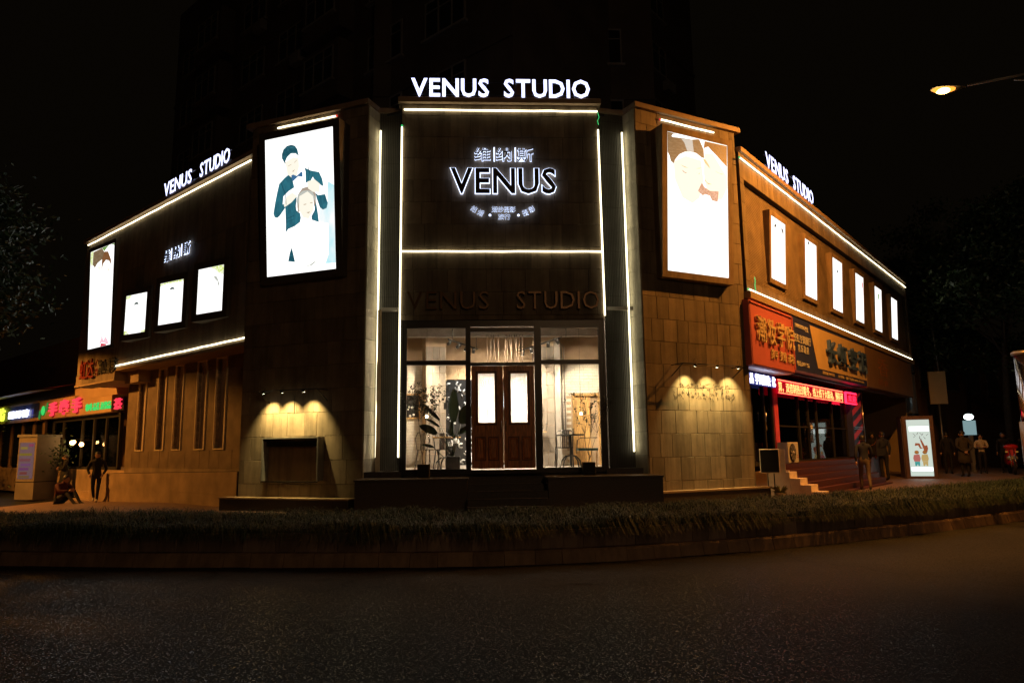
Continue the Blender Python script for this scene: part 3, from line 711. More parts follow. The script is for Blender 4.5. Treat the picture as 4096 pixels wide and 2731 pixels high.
# ================================================================== INSIDE THE STUDIO
CI = Fr(0.0, 15.44, 2.93)
M['brickw'] = pr('white washed brick', (0.72, 0.66, 0.56), 0.8, var=0.12, scale=5, bump=0.4, bscale=30)
M['plaster'] = pr('ochre plaster', (0.46, 0.34, 0.22), 0.85, var=0.18, scale=2.5, bump=0.25, bscale=12)
M['coltile'] = stone('grey column tile', (0.25, 0.215, 0.175), var=0.12, pit=0.3)
M['concrete'] = pr('polished concrete', (0.50, 0.46, 0.41), 0.35, var=0.12, scale=3)
M['beam'] = pr('grey beam', (0.36, 0.33, 0.29), 0.8)
M['bulb'] = em('warm bulb', (1.0, 0.66, 0.32), 30)
M['spotface'] = em('lit spot face', (1.0, 0.95, 0.85), 14)
M['rope'] = pr('rope', (0.05, 0.033, 0.02), 0.9)
def room():
    fl = Mb(); fl.prism([(-2.9, 0.15), (2.9, 0.15), (3.6, 6.4), (-3.9, 6.4)], 1.10, 1.20); pt('room_floor', fl, M['concrete'], B, CI)
    ce = Mb(); ce.prism([(-2.9, 0.26), (2.9, 0.26), (3.6, 6.4), (-3.9, 6.4)], 4.72, 4.80)
    c_ = pt('room_ceiling', ce, M['beam'], B, CI)
    for y in (0.9, 2.3, 3.8): ob('beam', Mb().box(-3.0, 3.0, y, y + 0.22, 4.46, 4.72), M['beam'], c_)
    # side walls
    w = Mb(); w.prism([(-2.98, 0.26), (-2.88, 0.26), (-3.75, 6.4), (-3.9, 6.4)], 1.1, 4.75); w.prism([(2.85, 0.26), (2.95, 0.26), (3.7, 6.4), (3.55, 6.4)], 1.1, 4.75)
    w.box(-3.9, 3.7, 6.4, 6.5, 1.1, 4.75); pt('room_wall', w, M['plaster'], B, CI)
    def bricks(x0, x1, y, z0, z1, skip=None):
        b = Mb(); b.box(x0, x1, y, y + 0.12, 1.2, 4.6); o = pt('room_wall', b, M['plaster'], B, CI)
        r = Mb(); z = z0; k = 0
        while z < z1:
            x = x0 - (0.12 if k % 2 else 0)
            while x < x1 - .02:
                a, c2 = max(x, x0), min(x + 0.235, x1)
                if not (skip and a < skip[1] and c2 > skip[0] and z < skip[2]): r.bbox(a + .003, c2 - .003, y - 0.02 + random.uniform(-.004, .004), y, z + .003, z + .072, 0.004)
                x += 0.235
            z += 0.075; k += 1
        ob('brick_course', r, M['brickw'], o); o.children[0]['kind'] = 'stuff'
        return o
    bricks(-3.3, -1.62, 3.4, 1.2, 3.95)
    bricks(1.0, 3.3, 3.3, 1.2, 3.95, skip=(1.72, 2.5, 3.05))
    w = Mb(); w.box(-1.62, 1.0, 3.6, 3.7, 3.5, 4.72); pt('room_wall', w, M['plaster'], B, CI)
    # tiled columns
    for (cx, cy, wd, rot) in ((-1.82, 2.7, 0.52, 0.25), (0.93, 2.7, 0.56, -0.12)):
        m = Mb(); m.box(-wd / 2, wd / 2, 0, 0.5, 1.2, 4.72)
        p = CI.w(cx, cy, 0) - B.location; co = ob('column', m, M['plaster'], B, p, (0, 0, C.rz + rot))
        z = 1.2
        while z < 3.95:
            for i in range(3):
                t_ = Mb(); a = -wd / 2 + wd / 3 * i; t_.bbox(a + .004, a + wd / 3 - .004, -0.016, 0, z + .004, z + 0.336, 0.004); ob('tile', t_, M['coltile'], co)
            z += 0.34
    m = Mb(); m.box(1.22, 1.36, 2.62, 2.95, 1.2, 4.72); pt('column', m, M['beam'], B, CI)
    for x in (1.47, 1.54): m = Mb(); m.tube([(x, 3.2, 2.1), (x, 3.2, 4.3), (x - 0.15, 3.2, 4.45)], 0.016, 6); pt('conduit', m, M['beam'], B, CI)
    m = Mb(); m.box(1.40, 1.50, 3.16, 3.24, 1.95, 2.1); m.box(1.53, 1.62, 3.16, 3.24, 1.95, 2.08); pt('switch_box', m, M['grey'], B, CI)
    # timber door at the back right
    m = Mb(); m.box(1.74, 1.80, 3.2, 3.32, 1.2, 3.05); m.box(2.42, 2.48, 3.2, 3.32, 1.2, 3.05); m.box(1.74, 2.48, 3.2, 3.32, 3.0, 3.06); do = pt('inner_door', m, M['oak'], B, CI)
    ob('door_leaf', Mb().box(1.81, 2.20, 3.26, 3.30, 1.21, 2.99).box(2.21, 2.41, 3.30, 3.33, 1.21, 2.99), M['oak'], do)
room()
# black display wall hung with white shapes, deep in the room
dw = thing('display_wall', 'black display wall hung with curled white shapes deep inside, behind the large-leaved plant', 'display', CI.w(-1.2, 5.2, 1.2), C.rz)
ob('panel', Mb().box(-0.9, 1.1, 0, 0.05, 0, 3.3), M['dull'], dw)
M['paperw'] = pr('white paper shape', (0.75, 0.73, 0.70), 0.7)
sh = Mb()
for i in range(170):
    x, z, r = random.uniform(-.85, 1.05), random.uniform(0.0, 3.1), random.uniform(.04, .11); a = random.uniform(0, 6.28); L_ = random.uniform(2.0, 5.5); P = []
    vs = []
    for k in range(7):
        t = a + L_ * k / 6; vs.append((x + math.cos(t) * r, -.03 - .02 * math.sin(k), z + math.sin(t) * r)); vs.append((x + math.cos(t) * r * .45, -.07, z + math.sin(t) * r * .45))
    sh.add(vs, [(2 * k, 2 * k + 1, 2 * k + 3, 2 * k + 2) for k in range(6)])
tag(ob('paper_shape', sh, M['paperw'], dw), kind='stuff')
# framed mirror-like window at left
wf = thing('picture', 'wide framed picture on the white brick wall behind the slim tree', 'picture', CI.w(-2.72, 3.37, 2.45), C.rz)
ob('frame', Mb().box(-.5, .46, -.05, 0, 0, .04).box(-.5, .46, -.05, 0, .62, .66).box(.42, .46, -.05, 0, .04, .62).box(-.5, -.46, -.05, 0, .04, .62), M['oak'], wf)
ob('print', Mb().box(-.46, .42, -.02, -.01, .04, .62), M['black'], wf)
pf = Mb()
for i in range(26): pf.ball((random.uniform(-.42, .38), -.025, random.uniform(.07, .36)), random.uniform(.015, .04), 1, .25, 1, 6, 4)
ob('flower_print', pf, M['paperw'], wf)

def spot_light(name, loc, target, power, angle, blend, colr, parent=None, r=0.03):
    l = bpy.data.lights.new(name, 'SPOT'); l.energy = power; l.spot_size = R(angle); l.spot_blend = blend; l.color = colr; l.shadow_soft_size = r
    o = bpy.data.objects.new(name, l); COL.objects.link(o)
    loc = Vector(loc); d = Vector(target) - loc
    o.rotation_euler = d.to_track_quat('-Z', 'Y').to_euler(); o.location = loc
    if parent:
        o.parent = parent; o.matrix_parent_inverse = Matrix.Translation(parent.location).inverted() if parent.rotation_euler.z == 0 else (Matrix.Translation(parent.location) @ Matrix.Rotation(parent.rotation_euler.z, 4, 'Z')).inverted()
    return o
# two track rails with spots
def track(label, a, b, heads, first=48):
    a, b = Vector(a), Vector(b)
    t = thing('track_light', label, 'track light', CI.w(a.x, a.y, a.z), C.rz, 'ceiling track lights inside the studio')
    ob('rail', Mb().tube([(0, 0, 0), tuple(b - a)], 0.022, 4), M['black'], t)
    dr = Mb(); dr.tube([(0.1, 0, 0), (0.1, 0, 4.5 - a.z)], 0.010, 5); q = (b - a) * .95; dr.tube([tuple(q), (q.x, q.y, 4.5 - a.z)], 0.010, 5); ob('hanger', dr, M['black'], t)
    for i_, (f, tx, ty, tz, pw) in enumerate(heads):
        p = (b - a) * f; tgt = Vector((tx, ty, tz)) - a; d = (tgt - p).normalized()
        h = Mb(); top = p + Vector((0, 0, -.07)); h.tube([p, top], .008, 5); h.tube([top - d * .06, top + d * .07], 0.042, 10); ho = ob('lamp_head', h, M['black'], t)
        ob('lens', Mb().tube([top + d * .071, top + d * .074], 0.034, 10), M['spotface'], ho)
        wp = CI.w(a.x + top.x + d.x * .09, a.y + top.y + d.y * .09, a.z + top.z + d.z * .09); wt = CI.w(tx, ty, tz)
        spot_light('spot_beam', wp, wt, pw, first if i_ == 0 else 66, 0.6, (1, 0.83, 0.60), t)
track('black track light on the left of the studio ceiling, seen through the left window', (-1.45, 1.2, 4.22), (-0.75, 2.6, 4.18), ((0.05, -2.85, 3.4, 2.75, 480), (0.35, -3.3, 3.3, 2.2, 160), (0.6, -1.8, 2.7, 3.0, 22), (0.85, -1.2, 5.0, 1.9, 160)))
track('black track light on the right of the studio ceiling, above the right window', (1.25, 1.2, 4.26), (0.30, 2.5, 4.10), ((0.10, 2.2, 3.3, 2.9, 480), (0.3, 1.0, 2.7, 2.4, 110), (0.7, 0.9, 2.7, 2.9, 110), (0.9, -0.2, 3.6, 1.2, 60)))
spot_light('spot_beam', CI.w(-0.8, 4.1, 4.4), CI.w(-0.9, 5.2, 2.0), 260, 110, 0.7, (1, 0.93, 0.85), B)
t = thing('pendant_lamp', 'opal pendant added unseen behind the double doors to light their frosted panes', 'pendant lamp', CI.w(-.42, 0.95, 2.75), C.rz)  # added lamp, hidden by the doors, makes the frosted panes glow
ob('globe', Mb().ball((0, 0, 0), .16, n=16, m=10), em('added opal fill globe', (1, .88, .72), 34), t); ob('cord', Mb().tube([(0, 0, .16), (0, 0, 1.85)], .005, 5), M['black'], t)
spot_light('spot_beam', CI.w(0.0, 1.4, 4.4), CI.w(0.0, 2.4, 1.2), 1000, 140, 0.8, (1, 0.80, 0.58), B)  # added ceiling fill without a fixture, lifts the whole room
t = thing('added_fill_tube', 'warm tube light added unseen behind the shop window head to brighten the room', 'tube light', C.w(0, .42, 4.50), C.rz)  # added tube, out of sight, lights the back wall from the front
ob('tube', Mb().tube([(-2.0, 0, 0), (2.0, 0, 0)], .022, 8), em('warm tube', (1, .80, .58), 210), t); ob('batten', Mb().box(-2.05, 2.05, -.03, .03, .03, .07), M['white'], t)
# pendants
for x, y, z, lab in ((-2.02, 2.3, 2.46, 'bare warm bulb on a long cord behind the slim left tree'), (1.82, 2.3, 2.49, 'bare warm bulb on a long cord beside the timber inner door')):
    t = thing('pendant_lamp', lab, 'pendant lamp', CI.w(x, y, z), C.rz, 'bare bulbs on cords inside the studio')
    ob('bulb', Mb().ball((0, 0, 0), .035), M['bulb'], t); ob('cord', Mb().tube([(0, 0, .03), (0, 0, 4.7 - z)], .004, 5), M['black'], t)
for x, y, z, rot, lab in ((-1.56, 2.48, 2.75, .2, 'small black wall lamp on the left tiled column'), (0.78, 2.62, 2.78, 0, 'small black wall lamp on the right tiled column')):
    t = thing('wall_lamp', lab, 'wall lamp', CI.w(x, y, z), C.rz, 'small black lamps on the tiled columns')
    ob('lamp_body', Mb().box(-.045, .045, -.09, -.01, -.11, .06), M['black'], t); ob('arm', Mb().tube([(0, -.05, .06), (.0, -.05, .12), (-.17 if x > 0 else .17, -.03, .26)], .007, 5), M['black'], t)
# hanging ropes above the doors
rp = thing('rope_display', 'fan of thin ropes hanging from the ceiling behind the glass over the doors', 'rope display', CI.w(0, 2.0, 4.45), C.rz)
m = Mb()
for a, b in ((-.52, -.50), (-.42, -.45), (-.36, -.28), (-.24, -.24), (-.06, -.10), (-.03, .0), (.04, .12), (.10, .06), (.22, .18), (.30, .21), (.36, .36), (.16, .30)): m.tube([(a, 0, 0), (b, 0, -1.25)], .008, 5)
ob('rope', m, M['rope'], rp)

# furniture
def chair_metal(lab, x, y, rz, mat):
    t = thing('metal_chair', lab, 'chair', C.w(x, y, 1.2), C.rz + rz)
    s = Mb(); s.bbox(-.18, .18, -.18, .18, .44, .46, .01); ob('seat', s, mat, t)
    for sx in (-1, 1):
        for sy in (-1, 1): ob('leg', Mb().tube([(sx * .21, sy * .21, 0), (sx * .16, sy * .16, .44)], .016, 6), mat, t)
    f = Mb(); f.tube([(-.18, .17, .44), (-.20, .21, .70), (-.12, .23, .84), (.12, .23, .84), (.20, .21, .70), (.18, .17, .44)], .012, 6); ob('back_frame', f, mat, t)
    f = Mb(); f.box(-.065, .065, .195, .205, .45, .83); ob('back_splat', f, mat, t)
chair_metal('pale metal cafe chair at the left end of the left window', -1.72, 1.25, 2.6, M['steel'])
chair_metal('dark metal cafe chair behind the left round table', -1.35, 1.5, 0.3, M['black'])
def rtable(lab, x, y, r, top, curved):
    t = thing('round_table', lab, 'table', C.w(x, y, 1.2), C.rz)
    ob('table_top', Mb().lathe((0, 0, top - .03), [(r - .01, 0), (r, .01), (r, .025), (r - .01, .03)], 24), M['black'] if curved else M['oak'], t)
    ob('pedestal', Mb().tube([(0, 0, .05), (0, 0, top - .03)], .03, 10), M['black'], t)
    m = Mb()
    for k in range(4):
        a = k * math.pi / 2 + .5; m.tube([(0, 0, .28), (math.cos(a) * .15, math.sin(a) * .15, .26), (math.cos(a) * .26, math.sin(a) * .26, .16), (math.cos(a) * .30, math.sin(a) * .30, 0)], .016, 6)
    ob('foot', m, M['black'], t)
rtable('round cafe table behind the plants in the left window', -1.28, 1.15, 0.33, 0.74, False)
rtable('round black table with curved feet in the right window', 1.58, 1.1, 0.33, 0.76, True)
def pot(lab, x, y, z, w, h, mat, name='cactus_pot'):
    t = thing(name, lab, 'plant pot', C.w(x, y, z), C.rz); ob('pot', Mb().lathe((0, 0, 0), [(w * .8, 0), (w, h)], 12), mat, t)
    m = Mb()
    for k in range(14): a = random.uniform(0, 6.3); m.tube([(0, 0, h), (math.cos(a) * w * .9, math.sin(a) * w * .9, h + random.uniform(.03, .09))], .006, 4, .001)
    ob('leaves', m, M['plantleaf'], t)
pot('tiny potted succulent on the round table in the right window', 1.64, 1.05, 1.963, .03, .07, M['coltile'])
t = thing('slat_chair', 'black chair with a slatted back behind the right round table', 'chair', C.w(1.50, 1.75, 1.2), C.rz)
ob('seat', Mb().bbox(-.2, .2, -.2, .2, .44, .47), M['black'], t)
for sx in (-1, 1):
    for sy in (-1, 1): ob('leg', Mb().tube([(sx * .2, sy * .19, 0), (sx * .18, sy * .17, .44)], .015, 6), M['black'], t)
ob('back_frame', Mb().tube([(-.19, -.18, .45), (-.20, -.20, .80), (-.15, -.21, .86), (.15, -.21, .86), (.20, -.20, .80), (.19, -.18, .45)], .014, 6), M['black'], t)
for k in range(5): ob('slat', Mb().box(-.1 + k * .05 - .008, -.1 + k * .05 + .008, -.205, -.195, .46, .86), M['black'], t)
t = thing('armchair', 'low armchair with a clear curved back at the right edge of the right window', 'chair', C.w(2.05, 1.5, 1.2), C.rz)
M['teal'] = pr('teal plastic', (0.10, 0.22, 0.24), 0.4)
ob('seat', Mb().bbox(-.26, .2, -.2, .2, .38, .44), M['teal'], t); ob('back_frame', Mb().tube([(-.3, -.15, .3), (-.28, -.17, .62), (-.2, -.18, .68), (.2, -.18, .68)], .012, 6), M['black'], t)
for sx in (-.25, .17): ob('leg', Mb().tube([(sx, -.15, 0), (sx, -.15, .4)], .014, 6), M['oak'], t)
t = thing('wall_shelf', 'small timber wall shelf with two tiny pots on the right tiled column', 'shelf', CI.w(0.80, 2.62, 2.05), C.rz)
ob('board', Mb().box(-.17, .17, -.18, 0, 0, .02), M['oak'], t); ob('bracket', Mb().tube([(.16, -.17, .02), (.16, -.17, .22), (.16, 0, .24)], .006, 5).tube([(-.16, -.17, .02), (-.16, -.17, .22), (-.16, 0, .24)], .006, 5), M['black'], t)
pot('little green pot on the shelf of the right tiled column', 1.07, 2.54, 2.071, .03, .05, M['paperw'])
pot('second little pot at the left of the column shelf', 0.93, 2.54, 2.071, .022, .05, M['paperw'])

# big-leaved plant and slim trees
def leafblade(m, base, tip, width, bend=0.1, seg=7, torn=0):
    b, t = Vector(base), Vector(tip); d = t - b; side = d.cross(Vector((0.25, 1, 0))).normalized(); vs = []
    for i in range(seg + 1):
        f = i / seg; c_ = b + d * f + Vector((0, 0, -bend * f * f)); wd = width * math.sin(math.pi * min(1, .06 + f * .94)) ** .6 * (1 - (0.25 * random.random() if torn and 0 < i < seg else 0))
        vs += [c_ - side * wd, c_ + Vector((0, .02, -.01)), c_ + side * wd]
    m.add(vs, [(3 * i + j, 3 * i + j + 1, 3 * i + 4 + j, 3 * i + 3 + j) for i in range(seg) for j in (0, 1)], True)
t = thing('potted_plant', 'tall plant with large dark paddle leaves in a square black planter behind the left window', 'plant', C.w(-1.12, 0.62, 1.2), C.rz)
ob('planter', Mb().bbox(-.16, .16, -.16, .16, 0, .30, .01), M['dull'], t)
for bx, bz, tx, tz, w in ((.02, 1.05, .02, 1.88, .13), (.18, 1.02, .42, 1.52, .15), (-.36, .80, -.74, 1.05, .09), (-.30, 1.1, -.72, 1.55, .05), (-.05, .75, .0, 1.25, .05), (.12, .8, .38, 1.0, .07), (-.42, .5, -.7, .62, .035), (-.3, .95, -.62, 1.2, .035), (.05, .7, -.12, .95, .05)):
    s_ = Mb(); s_.tube([(0, 0, .28), (bx * .45, 0, bz * .55), (bx, 0, bz)], .013, 6, .007); ob('stem', s_, M['plantleaf'], t)
    l_ = Mb(); leafblade(l_, (bx, 0, bz), (tx, random.uniform(-.1, .1), tz), w, .06, 8, tz > 1.8); ob('leaf', l_, M['plantleaf'], t)
def slim(lab, x, y, z, height, spread, bare, dens, seed):
    random.seed(seed)
    t = thing('potted_tree', lab, 'tree', C.w(x, y, z), C.rz)
    ob('pot', Mb().bbox(-.125, .125, -.12, .12, 0, .27, .012), M['dull'], t)
    tr = Mb(); tips = []
    for k in range(3): 
        P = [Vector((random.uniform(-.02, .02), 0, .2))]
        for i in range(7): P.append(P[-1] + Vector((random.uniform(-.03, .03) + (k - 1) * .012, random.uniform(-.02, .02), height * bare / 7)))
        tr.tube(P, .010, 6, .005)
        for b in range(7):
            q = P[-1].copy(); a = Vector((random.uniform(-1, 1) * spread, random.uniform(-.5, .5) * spread, 1)).normalized(); Q = [q]
            for i in range(6): a = (a + Vector((random.uniform(-.35, .35), random.uniform(-.3, .3), random.uniform(-.05, .25)))).normalized(); Q.append(Q[-1] + a * height * (1 - bare) / 6 * random.uniform(.7, 1.2))
            tr.tube(Q, .004, 5, .0015, False); tips += Q[2:]
    ob('trunk', tr, M['bark'], t)
    lf = Mb()
    for q in tips:
        if random.random() > dens[1]: continue
        for i in range(dens[0]):
            p = q + Vector([random.gauss(0, .032) for _ in range(3)]); a = Vector([random.uniform(-1, 1) for _ in range(3)]).normalized(); b = a.cross(Vector((random.random(), random.random(), 1))).normalized(); L_ = random.uniform(.018, .036)
            lf.add([p - a * L_, p + b * L_ * .5, p + a * L_, p - b * L_ * .5], [(0, 1, 2, 3)])
    tag(ob('foliage', lf, M['plantleaf'], t), kind='stuff')
    random.seed(seed + 50)
slim('slim leafy potted tree in a black pot in front of the left shop window', -1.70, -0.25, 1.08, 1.75, .45, .55, (9, .85), 3)
slim('sparse thin potted tree in a black pot in front of the right shop window', 1.78, -0.25, 1.08, 1.6, .75, .42, (6, .42), 8)

# ================================================================== SIGNS AND LIGHT BOXES OF THE STUDIO
M['blackface'] = pr('black letter face', (0.006, 0.006, 0.007), 0.4)
M['brass'] = pr('dark bronze letter', (0.10, 0.055, 0.025), 0.35, metal=0.6)
def roofsign(label, F, x0, x1, x2, x3, z0, z1, y, legs, bd=.020):
    t = fthing('rooftop_sign', label, 'sign', F, (x0 + x3) / 2, y, z0, 'white lit rooftop signs'); c_ = (x0 + x3) / 2
    H = z1 - z0
    for tx_, a_, b_ in (('VENUS', x0, x1), ('STUDIO', x2, x3)): word(t, tx_, a_ - c_, b_ - c_, 0, H, M['sign'], 0, 0.008, bd)
    m = Mb(); m.box(x0 - c_, x3 - c_, 0.05, 0.07, 0.05, 0.075); m.box(x0 - c_, x3 - c_, 0.05, 0.07, H - .07, H - .05)
    for k in range(legs): x = x0 - c_ + (x3 - x0) * (k + .5) / legs; m.box(x - .012, x + .012, .05, .075, -.12, H - .05)
    ob('rail', m, M['black'], t)
roofsign('largest lit VENUS STUDIO rooftop sign, above the central entrance front', C, -2.02, -0.27, 0.10, 2.07, 9.645, 10.07, -0.12, 6)
roofsign('lit VENUS STUDIO rooftop sign on the left wing, rising to the right', LW, -4.95, -3.25, -2.75, -1.15, 8.99, 9.38, -0.13, 4, .012)
roofsign('lit VENUS STUDIO rooftop sign on the right wing, falling to the right', RW, 1.78, 3.55, 4.0, 5.9, 9.10, 9.52, -0.10, 4, .012)
t = fthing('halo_sign', 'backlit round emblem of black VENUS letters glowing at their edges on the dark front wall', 'sign', C, 0.05, -0.06, 7.3)
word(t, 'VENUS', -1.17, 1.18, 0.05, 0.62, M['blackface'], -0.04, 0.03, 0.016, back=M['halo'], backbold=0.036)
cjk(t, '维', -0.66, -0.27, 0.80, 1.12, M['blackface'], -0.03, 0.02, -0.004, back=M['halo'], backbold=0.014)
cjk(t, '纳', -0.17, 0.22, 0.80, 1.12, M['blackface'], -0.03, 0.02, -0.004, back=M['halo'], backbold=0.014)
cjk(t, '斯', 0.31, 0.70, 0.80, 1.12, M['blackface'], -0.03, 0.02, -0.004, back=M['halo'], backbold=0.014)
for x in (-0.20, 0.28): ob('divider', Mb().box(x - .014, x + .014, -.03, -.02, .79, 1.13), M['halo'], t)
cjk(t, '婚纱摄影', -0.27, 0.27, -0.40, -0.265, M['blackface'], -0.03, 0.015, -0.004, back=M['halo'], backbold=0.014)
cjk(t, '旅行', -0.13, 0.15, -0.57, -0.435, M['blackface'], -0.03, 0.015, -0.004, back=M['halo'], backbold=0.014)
for ch, x, z, a in (('结', -.70, -.37, -.50), ('婚', -.55, -.46, -.40), ('摄', .50, -.46, .36), ('影', .65, -.38, .46)):
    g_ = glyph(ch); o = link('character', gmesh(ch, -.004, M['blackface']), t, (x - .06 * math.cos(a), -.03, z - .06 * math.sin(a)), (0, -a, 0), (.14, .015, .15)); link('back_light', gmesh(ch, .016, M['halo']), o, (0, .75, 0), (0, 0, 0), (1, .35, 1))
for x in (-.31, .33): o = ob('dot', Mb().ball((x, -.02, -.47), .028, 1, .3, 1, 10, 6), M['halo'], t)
t = fthing('wall_letters', 'unlit dark VENUS STUDIO letters standing above the shop window', 'sign', C, 0, -0.09, 4.68)
word(t, 'VENUS', -2.10, -0.30, 0, 0.40, M['brass'], 0, 0.09, -0.004); word(t, 'STUDIO', 0.31, 2.14, 0, 0.40, M['brass'], 0, 0.09, -0.004)
t = fthing('halo_sign', 'small backlit three-character sign high on the dark left wing wall', 'sign', LW, -3.9, -0.06, 7.0)
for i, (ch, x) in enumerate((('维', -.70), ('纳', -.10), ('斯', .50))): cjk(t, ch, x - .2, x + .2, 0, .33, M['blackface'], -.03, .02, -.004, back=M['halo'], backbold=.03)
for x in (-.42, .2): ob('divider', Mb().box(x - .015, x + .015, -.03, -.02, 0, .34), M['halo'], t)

# ---- light boxes with pictures: flat printed film on a lit screen
PM = {'cyan': em('cyan print', (.50, .86, .93), 1.0, (.02, .02, .02)), 'teal': em('teal print', (.045, .27, .36), .62, (.02, .02, .02)), 'darkteal': em('dark teal print', (.015, .10, .14), .8, (.02, .02, .02)), 'blue': em('blue print', (.07, .22, .45), .7, (.02, .02, .02)),
      'palehair': em('pale print', (.62, .64, .58), .85, (.02, .02, .02)), 'brown': em('brown print', (.34, .22, .11), .55, (.02, .02, .02)), 'brown2': em('chestnut print', (.42, .17, .05), .5, (.02, .02, .02)), 'white': em('white print', (1, 1, 1), 1.9, (.02, .02, .02)),
      'mauve': em('mauve print', (.48, .30, .24), .75, (.02, .02, .02)), 'tan': em('tan print', (.80, .60, .32), .9, (.02, .02, .02)), 'lime': em('lime print', (.68, .85, .18), 1.0, (.02, .02, .02)), 'green': em('green print', (.20, .42, .08), .8, (.02, .02, .02)),
      'pink': em('pink print', (1, .42, .55), 1.0, (.02, .02, .02)), 'red': em('red print', (.85, .06, .10), .8, (.02, .02, .02)), 'dark': em('dark print', (.05, .10, .09), .6, (.02, .02, .02))}
def texprint(m, c2, sc, dist, lo=.42, hi=.62):
    nt = m.node_tree; N, L = nt.nodes, nt.links; b = N['Principled BSDF']; c = tuple(b.inputs['Emission Color'].default_value)
    tc = N.new('ShaderNodeTexCoord'); mp = N.new('ShaderNodeMapping'); mp.inputs['Scale'].default_value = sc; mp.inputs['Rotation'].default_value = (0, .35, 0)
    nz = N.new('ShaderNodeTexNoise'); nz.inputs['Scale'].default_value = 3; nz.inputs['Detail'].default_value = 6; nz.inputs['Distortion'].default_value = dist
    rp = N.new('ShaderNodeValToRGB'); rp.color_ramp.elements[0].position = lo; rp.color_ramp.elements[1].position = hi; rp.color_ramp.elements[0].color = c; rp.color_ramp.elements[1].color = (*c2, 1)
    L.new(tc.outputs['Object'], mp.inputs['Vector']); L.new(mp.outputs[0], nz.inputs['Vector']); L.new(nz.outputs['Fac'], rp.inputs['Fac']); L.new(rp.outputs['Color'], b.inputs['Emission Color'])
texprint(PM['brown'], (.55, .40, .24), (2.0, 1, 14), .6, .45, .75); texprint(PM['brown2'], (.50, .26, .14), (9, 1, 4), .8, .45, .75)
texprint(PM['teal'], (.03, .17, .24), (3, 1, 1.2), 1.2, .40, .65); texprint(PM['darkteal'], (.06, .25, .32), (2, 1, 8), 1.0, .5, .7); texprint(PM['cyan'], (1, 1, 1), (.8, 1, .35), .2, .40, .62); texprint(PM['lime'], (1, 1, .85), (4, 1, 4), 1, .45, .55); texprint(PM['mauve'], (.72, .52, .45), (5, 1, 5), 1.5)
texprint(PM['pink'], (1, .9, .92), (7, 1, 7), 1)
PM['hair'] = em('ash hair print', (.60, .48, .38), .7); PM['skinp'] = em('pale skin print', (1.0, .94, .80), 1.02); PM['line'] = em('thin line print', (.62, .50, .36), .9); PM['seam'] = em('seam print', (.02, .12, .17), .5)
PIC = {}
PIC['LB'] = [('cyan', [(0.78, 0.659), (0.905, 0.676), (0.899, 0.892), (0.853, 0.955), (0.995, 0.957), (0.998, 0.416), (0.909, 0.38), (0.905, 0.534), (0.886, 0.569), (0.834, 0.576), (0.79, 0.555)]), ('teal', [(0.383, 0.272), (0.29, 0.302), (0.204, 0.339), (0.172, 0.399), (0.139, 0.471), (0.11, 0.548), (0.128, 0.576), (0.167, 0.584), (0.206, 0.57), (0.289, 0.519), (0.293, 0.632), (0.289, 0.699), (0.326, 0.675), (0.418, 0.663), (0.502, 0.638), (0.514, 0.609), (0.504, 0.575), (0.452, 0.553), (0.445, 0.523), (0.462, 0.442), (0.362, 0.465), (0.316, 0.484), (0.251, 0.493), (0.263, 0.435), (0.341, 0.404), (0.426, 0.384), (0.409, 0.342), (0.39, 0.303)]), ('teal', [(0.578, 0.255), (0.671, 0.284), (0.79, 0.306), (0.833, 0.359), (0.849, 0.412), (0.817, 0.402), (0.743, 0.371), (0.699, 0.331), (0.653, 0.368), (0.595, 0.363), (0.596, 0.282)]), ('teal', [(0.868, 0.469), (0.905, 0.534), (0.886, 0.569), (0.834, 0.576), (0.79, 0.555), (0.747, 0.485), (0.733, 0.449), (0.77, 0.469)]), ('teal', [(0.728, 0.484), (0.746, 0.544), (0.763, 0.604), (0.772, 0.659), (0.673, 0.635), (0.669, 0.609), (0.715, 0.572), (0.724, 0.513)]), ('darkteal', [(0.301, 0.206), (0.251, 0.157), (0.252, 0.127), (0.277, 0.095), (0.33, 0.074), (0.396, 0.072), (0.449, 0.085), (0.482, 0.113), (0.502, 0.163), (0.455, 0.14), (0.387, 0.134), (0.328, 0.156), (0.301, 0.184)]), ('blue', [(0.387, 0.295), (0.413, 0.29), (0.466, 0.305), (0.535, 0.279), (0.551, 0.289), (0.551, 0.319), (0.489, 0.309), (0.412, 0.338), (0.394, 0.325)]), ('palehair', [(0.471, 0.525), (0.456, 0.487), (0.477, 0.444), (0.546, 0.419), (0.622, 0.421), (0.689, 0.437), (0.721, 0.472), (0.724, 0.506), (0.681, 0.466), (0.606, 0.431), (0.53, 0.459), (0.491, 0.497)]), ('darkteal', [(0.373, 0.812), (0.394, 0.854), (0.419, 0.917), (0.365, 0.912), (0.32, 0.906), (0.344, 0.851)]), ('palehair', [(0.531, 0.957), (0.652, 0.958), (0.727, 0.933), (0.69, 0.932), (0.637, 0.95)]), ('teal', [(0.574, 0.512), (0.589, 0.513), (0.589, 0.521), (0.574, 0.52)]), ('teal', [(0.672, 0.512), (0.691, 0.512), (0.691, 0.519), (0.673, 0.518)])]
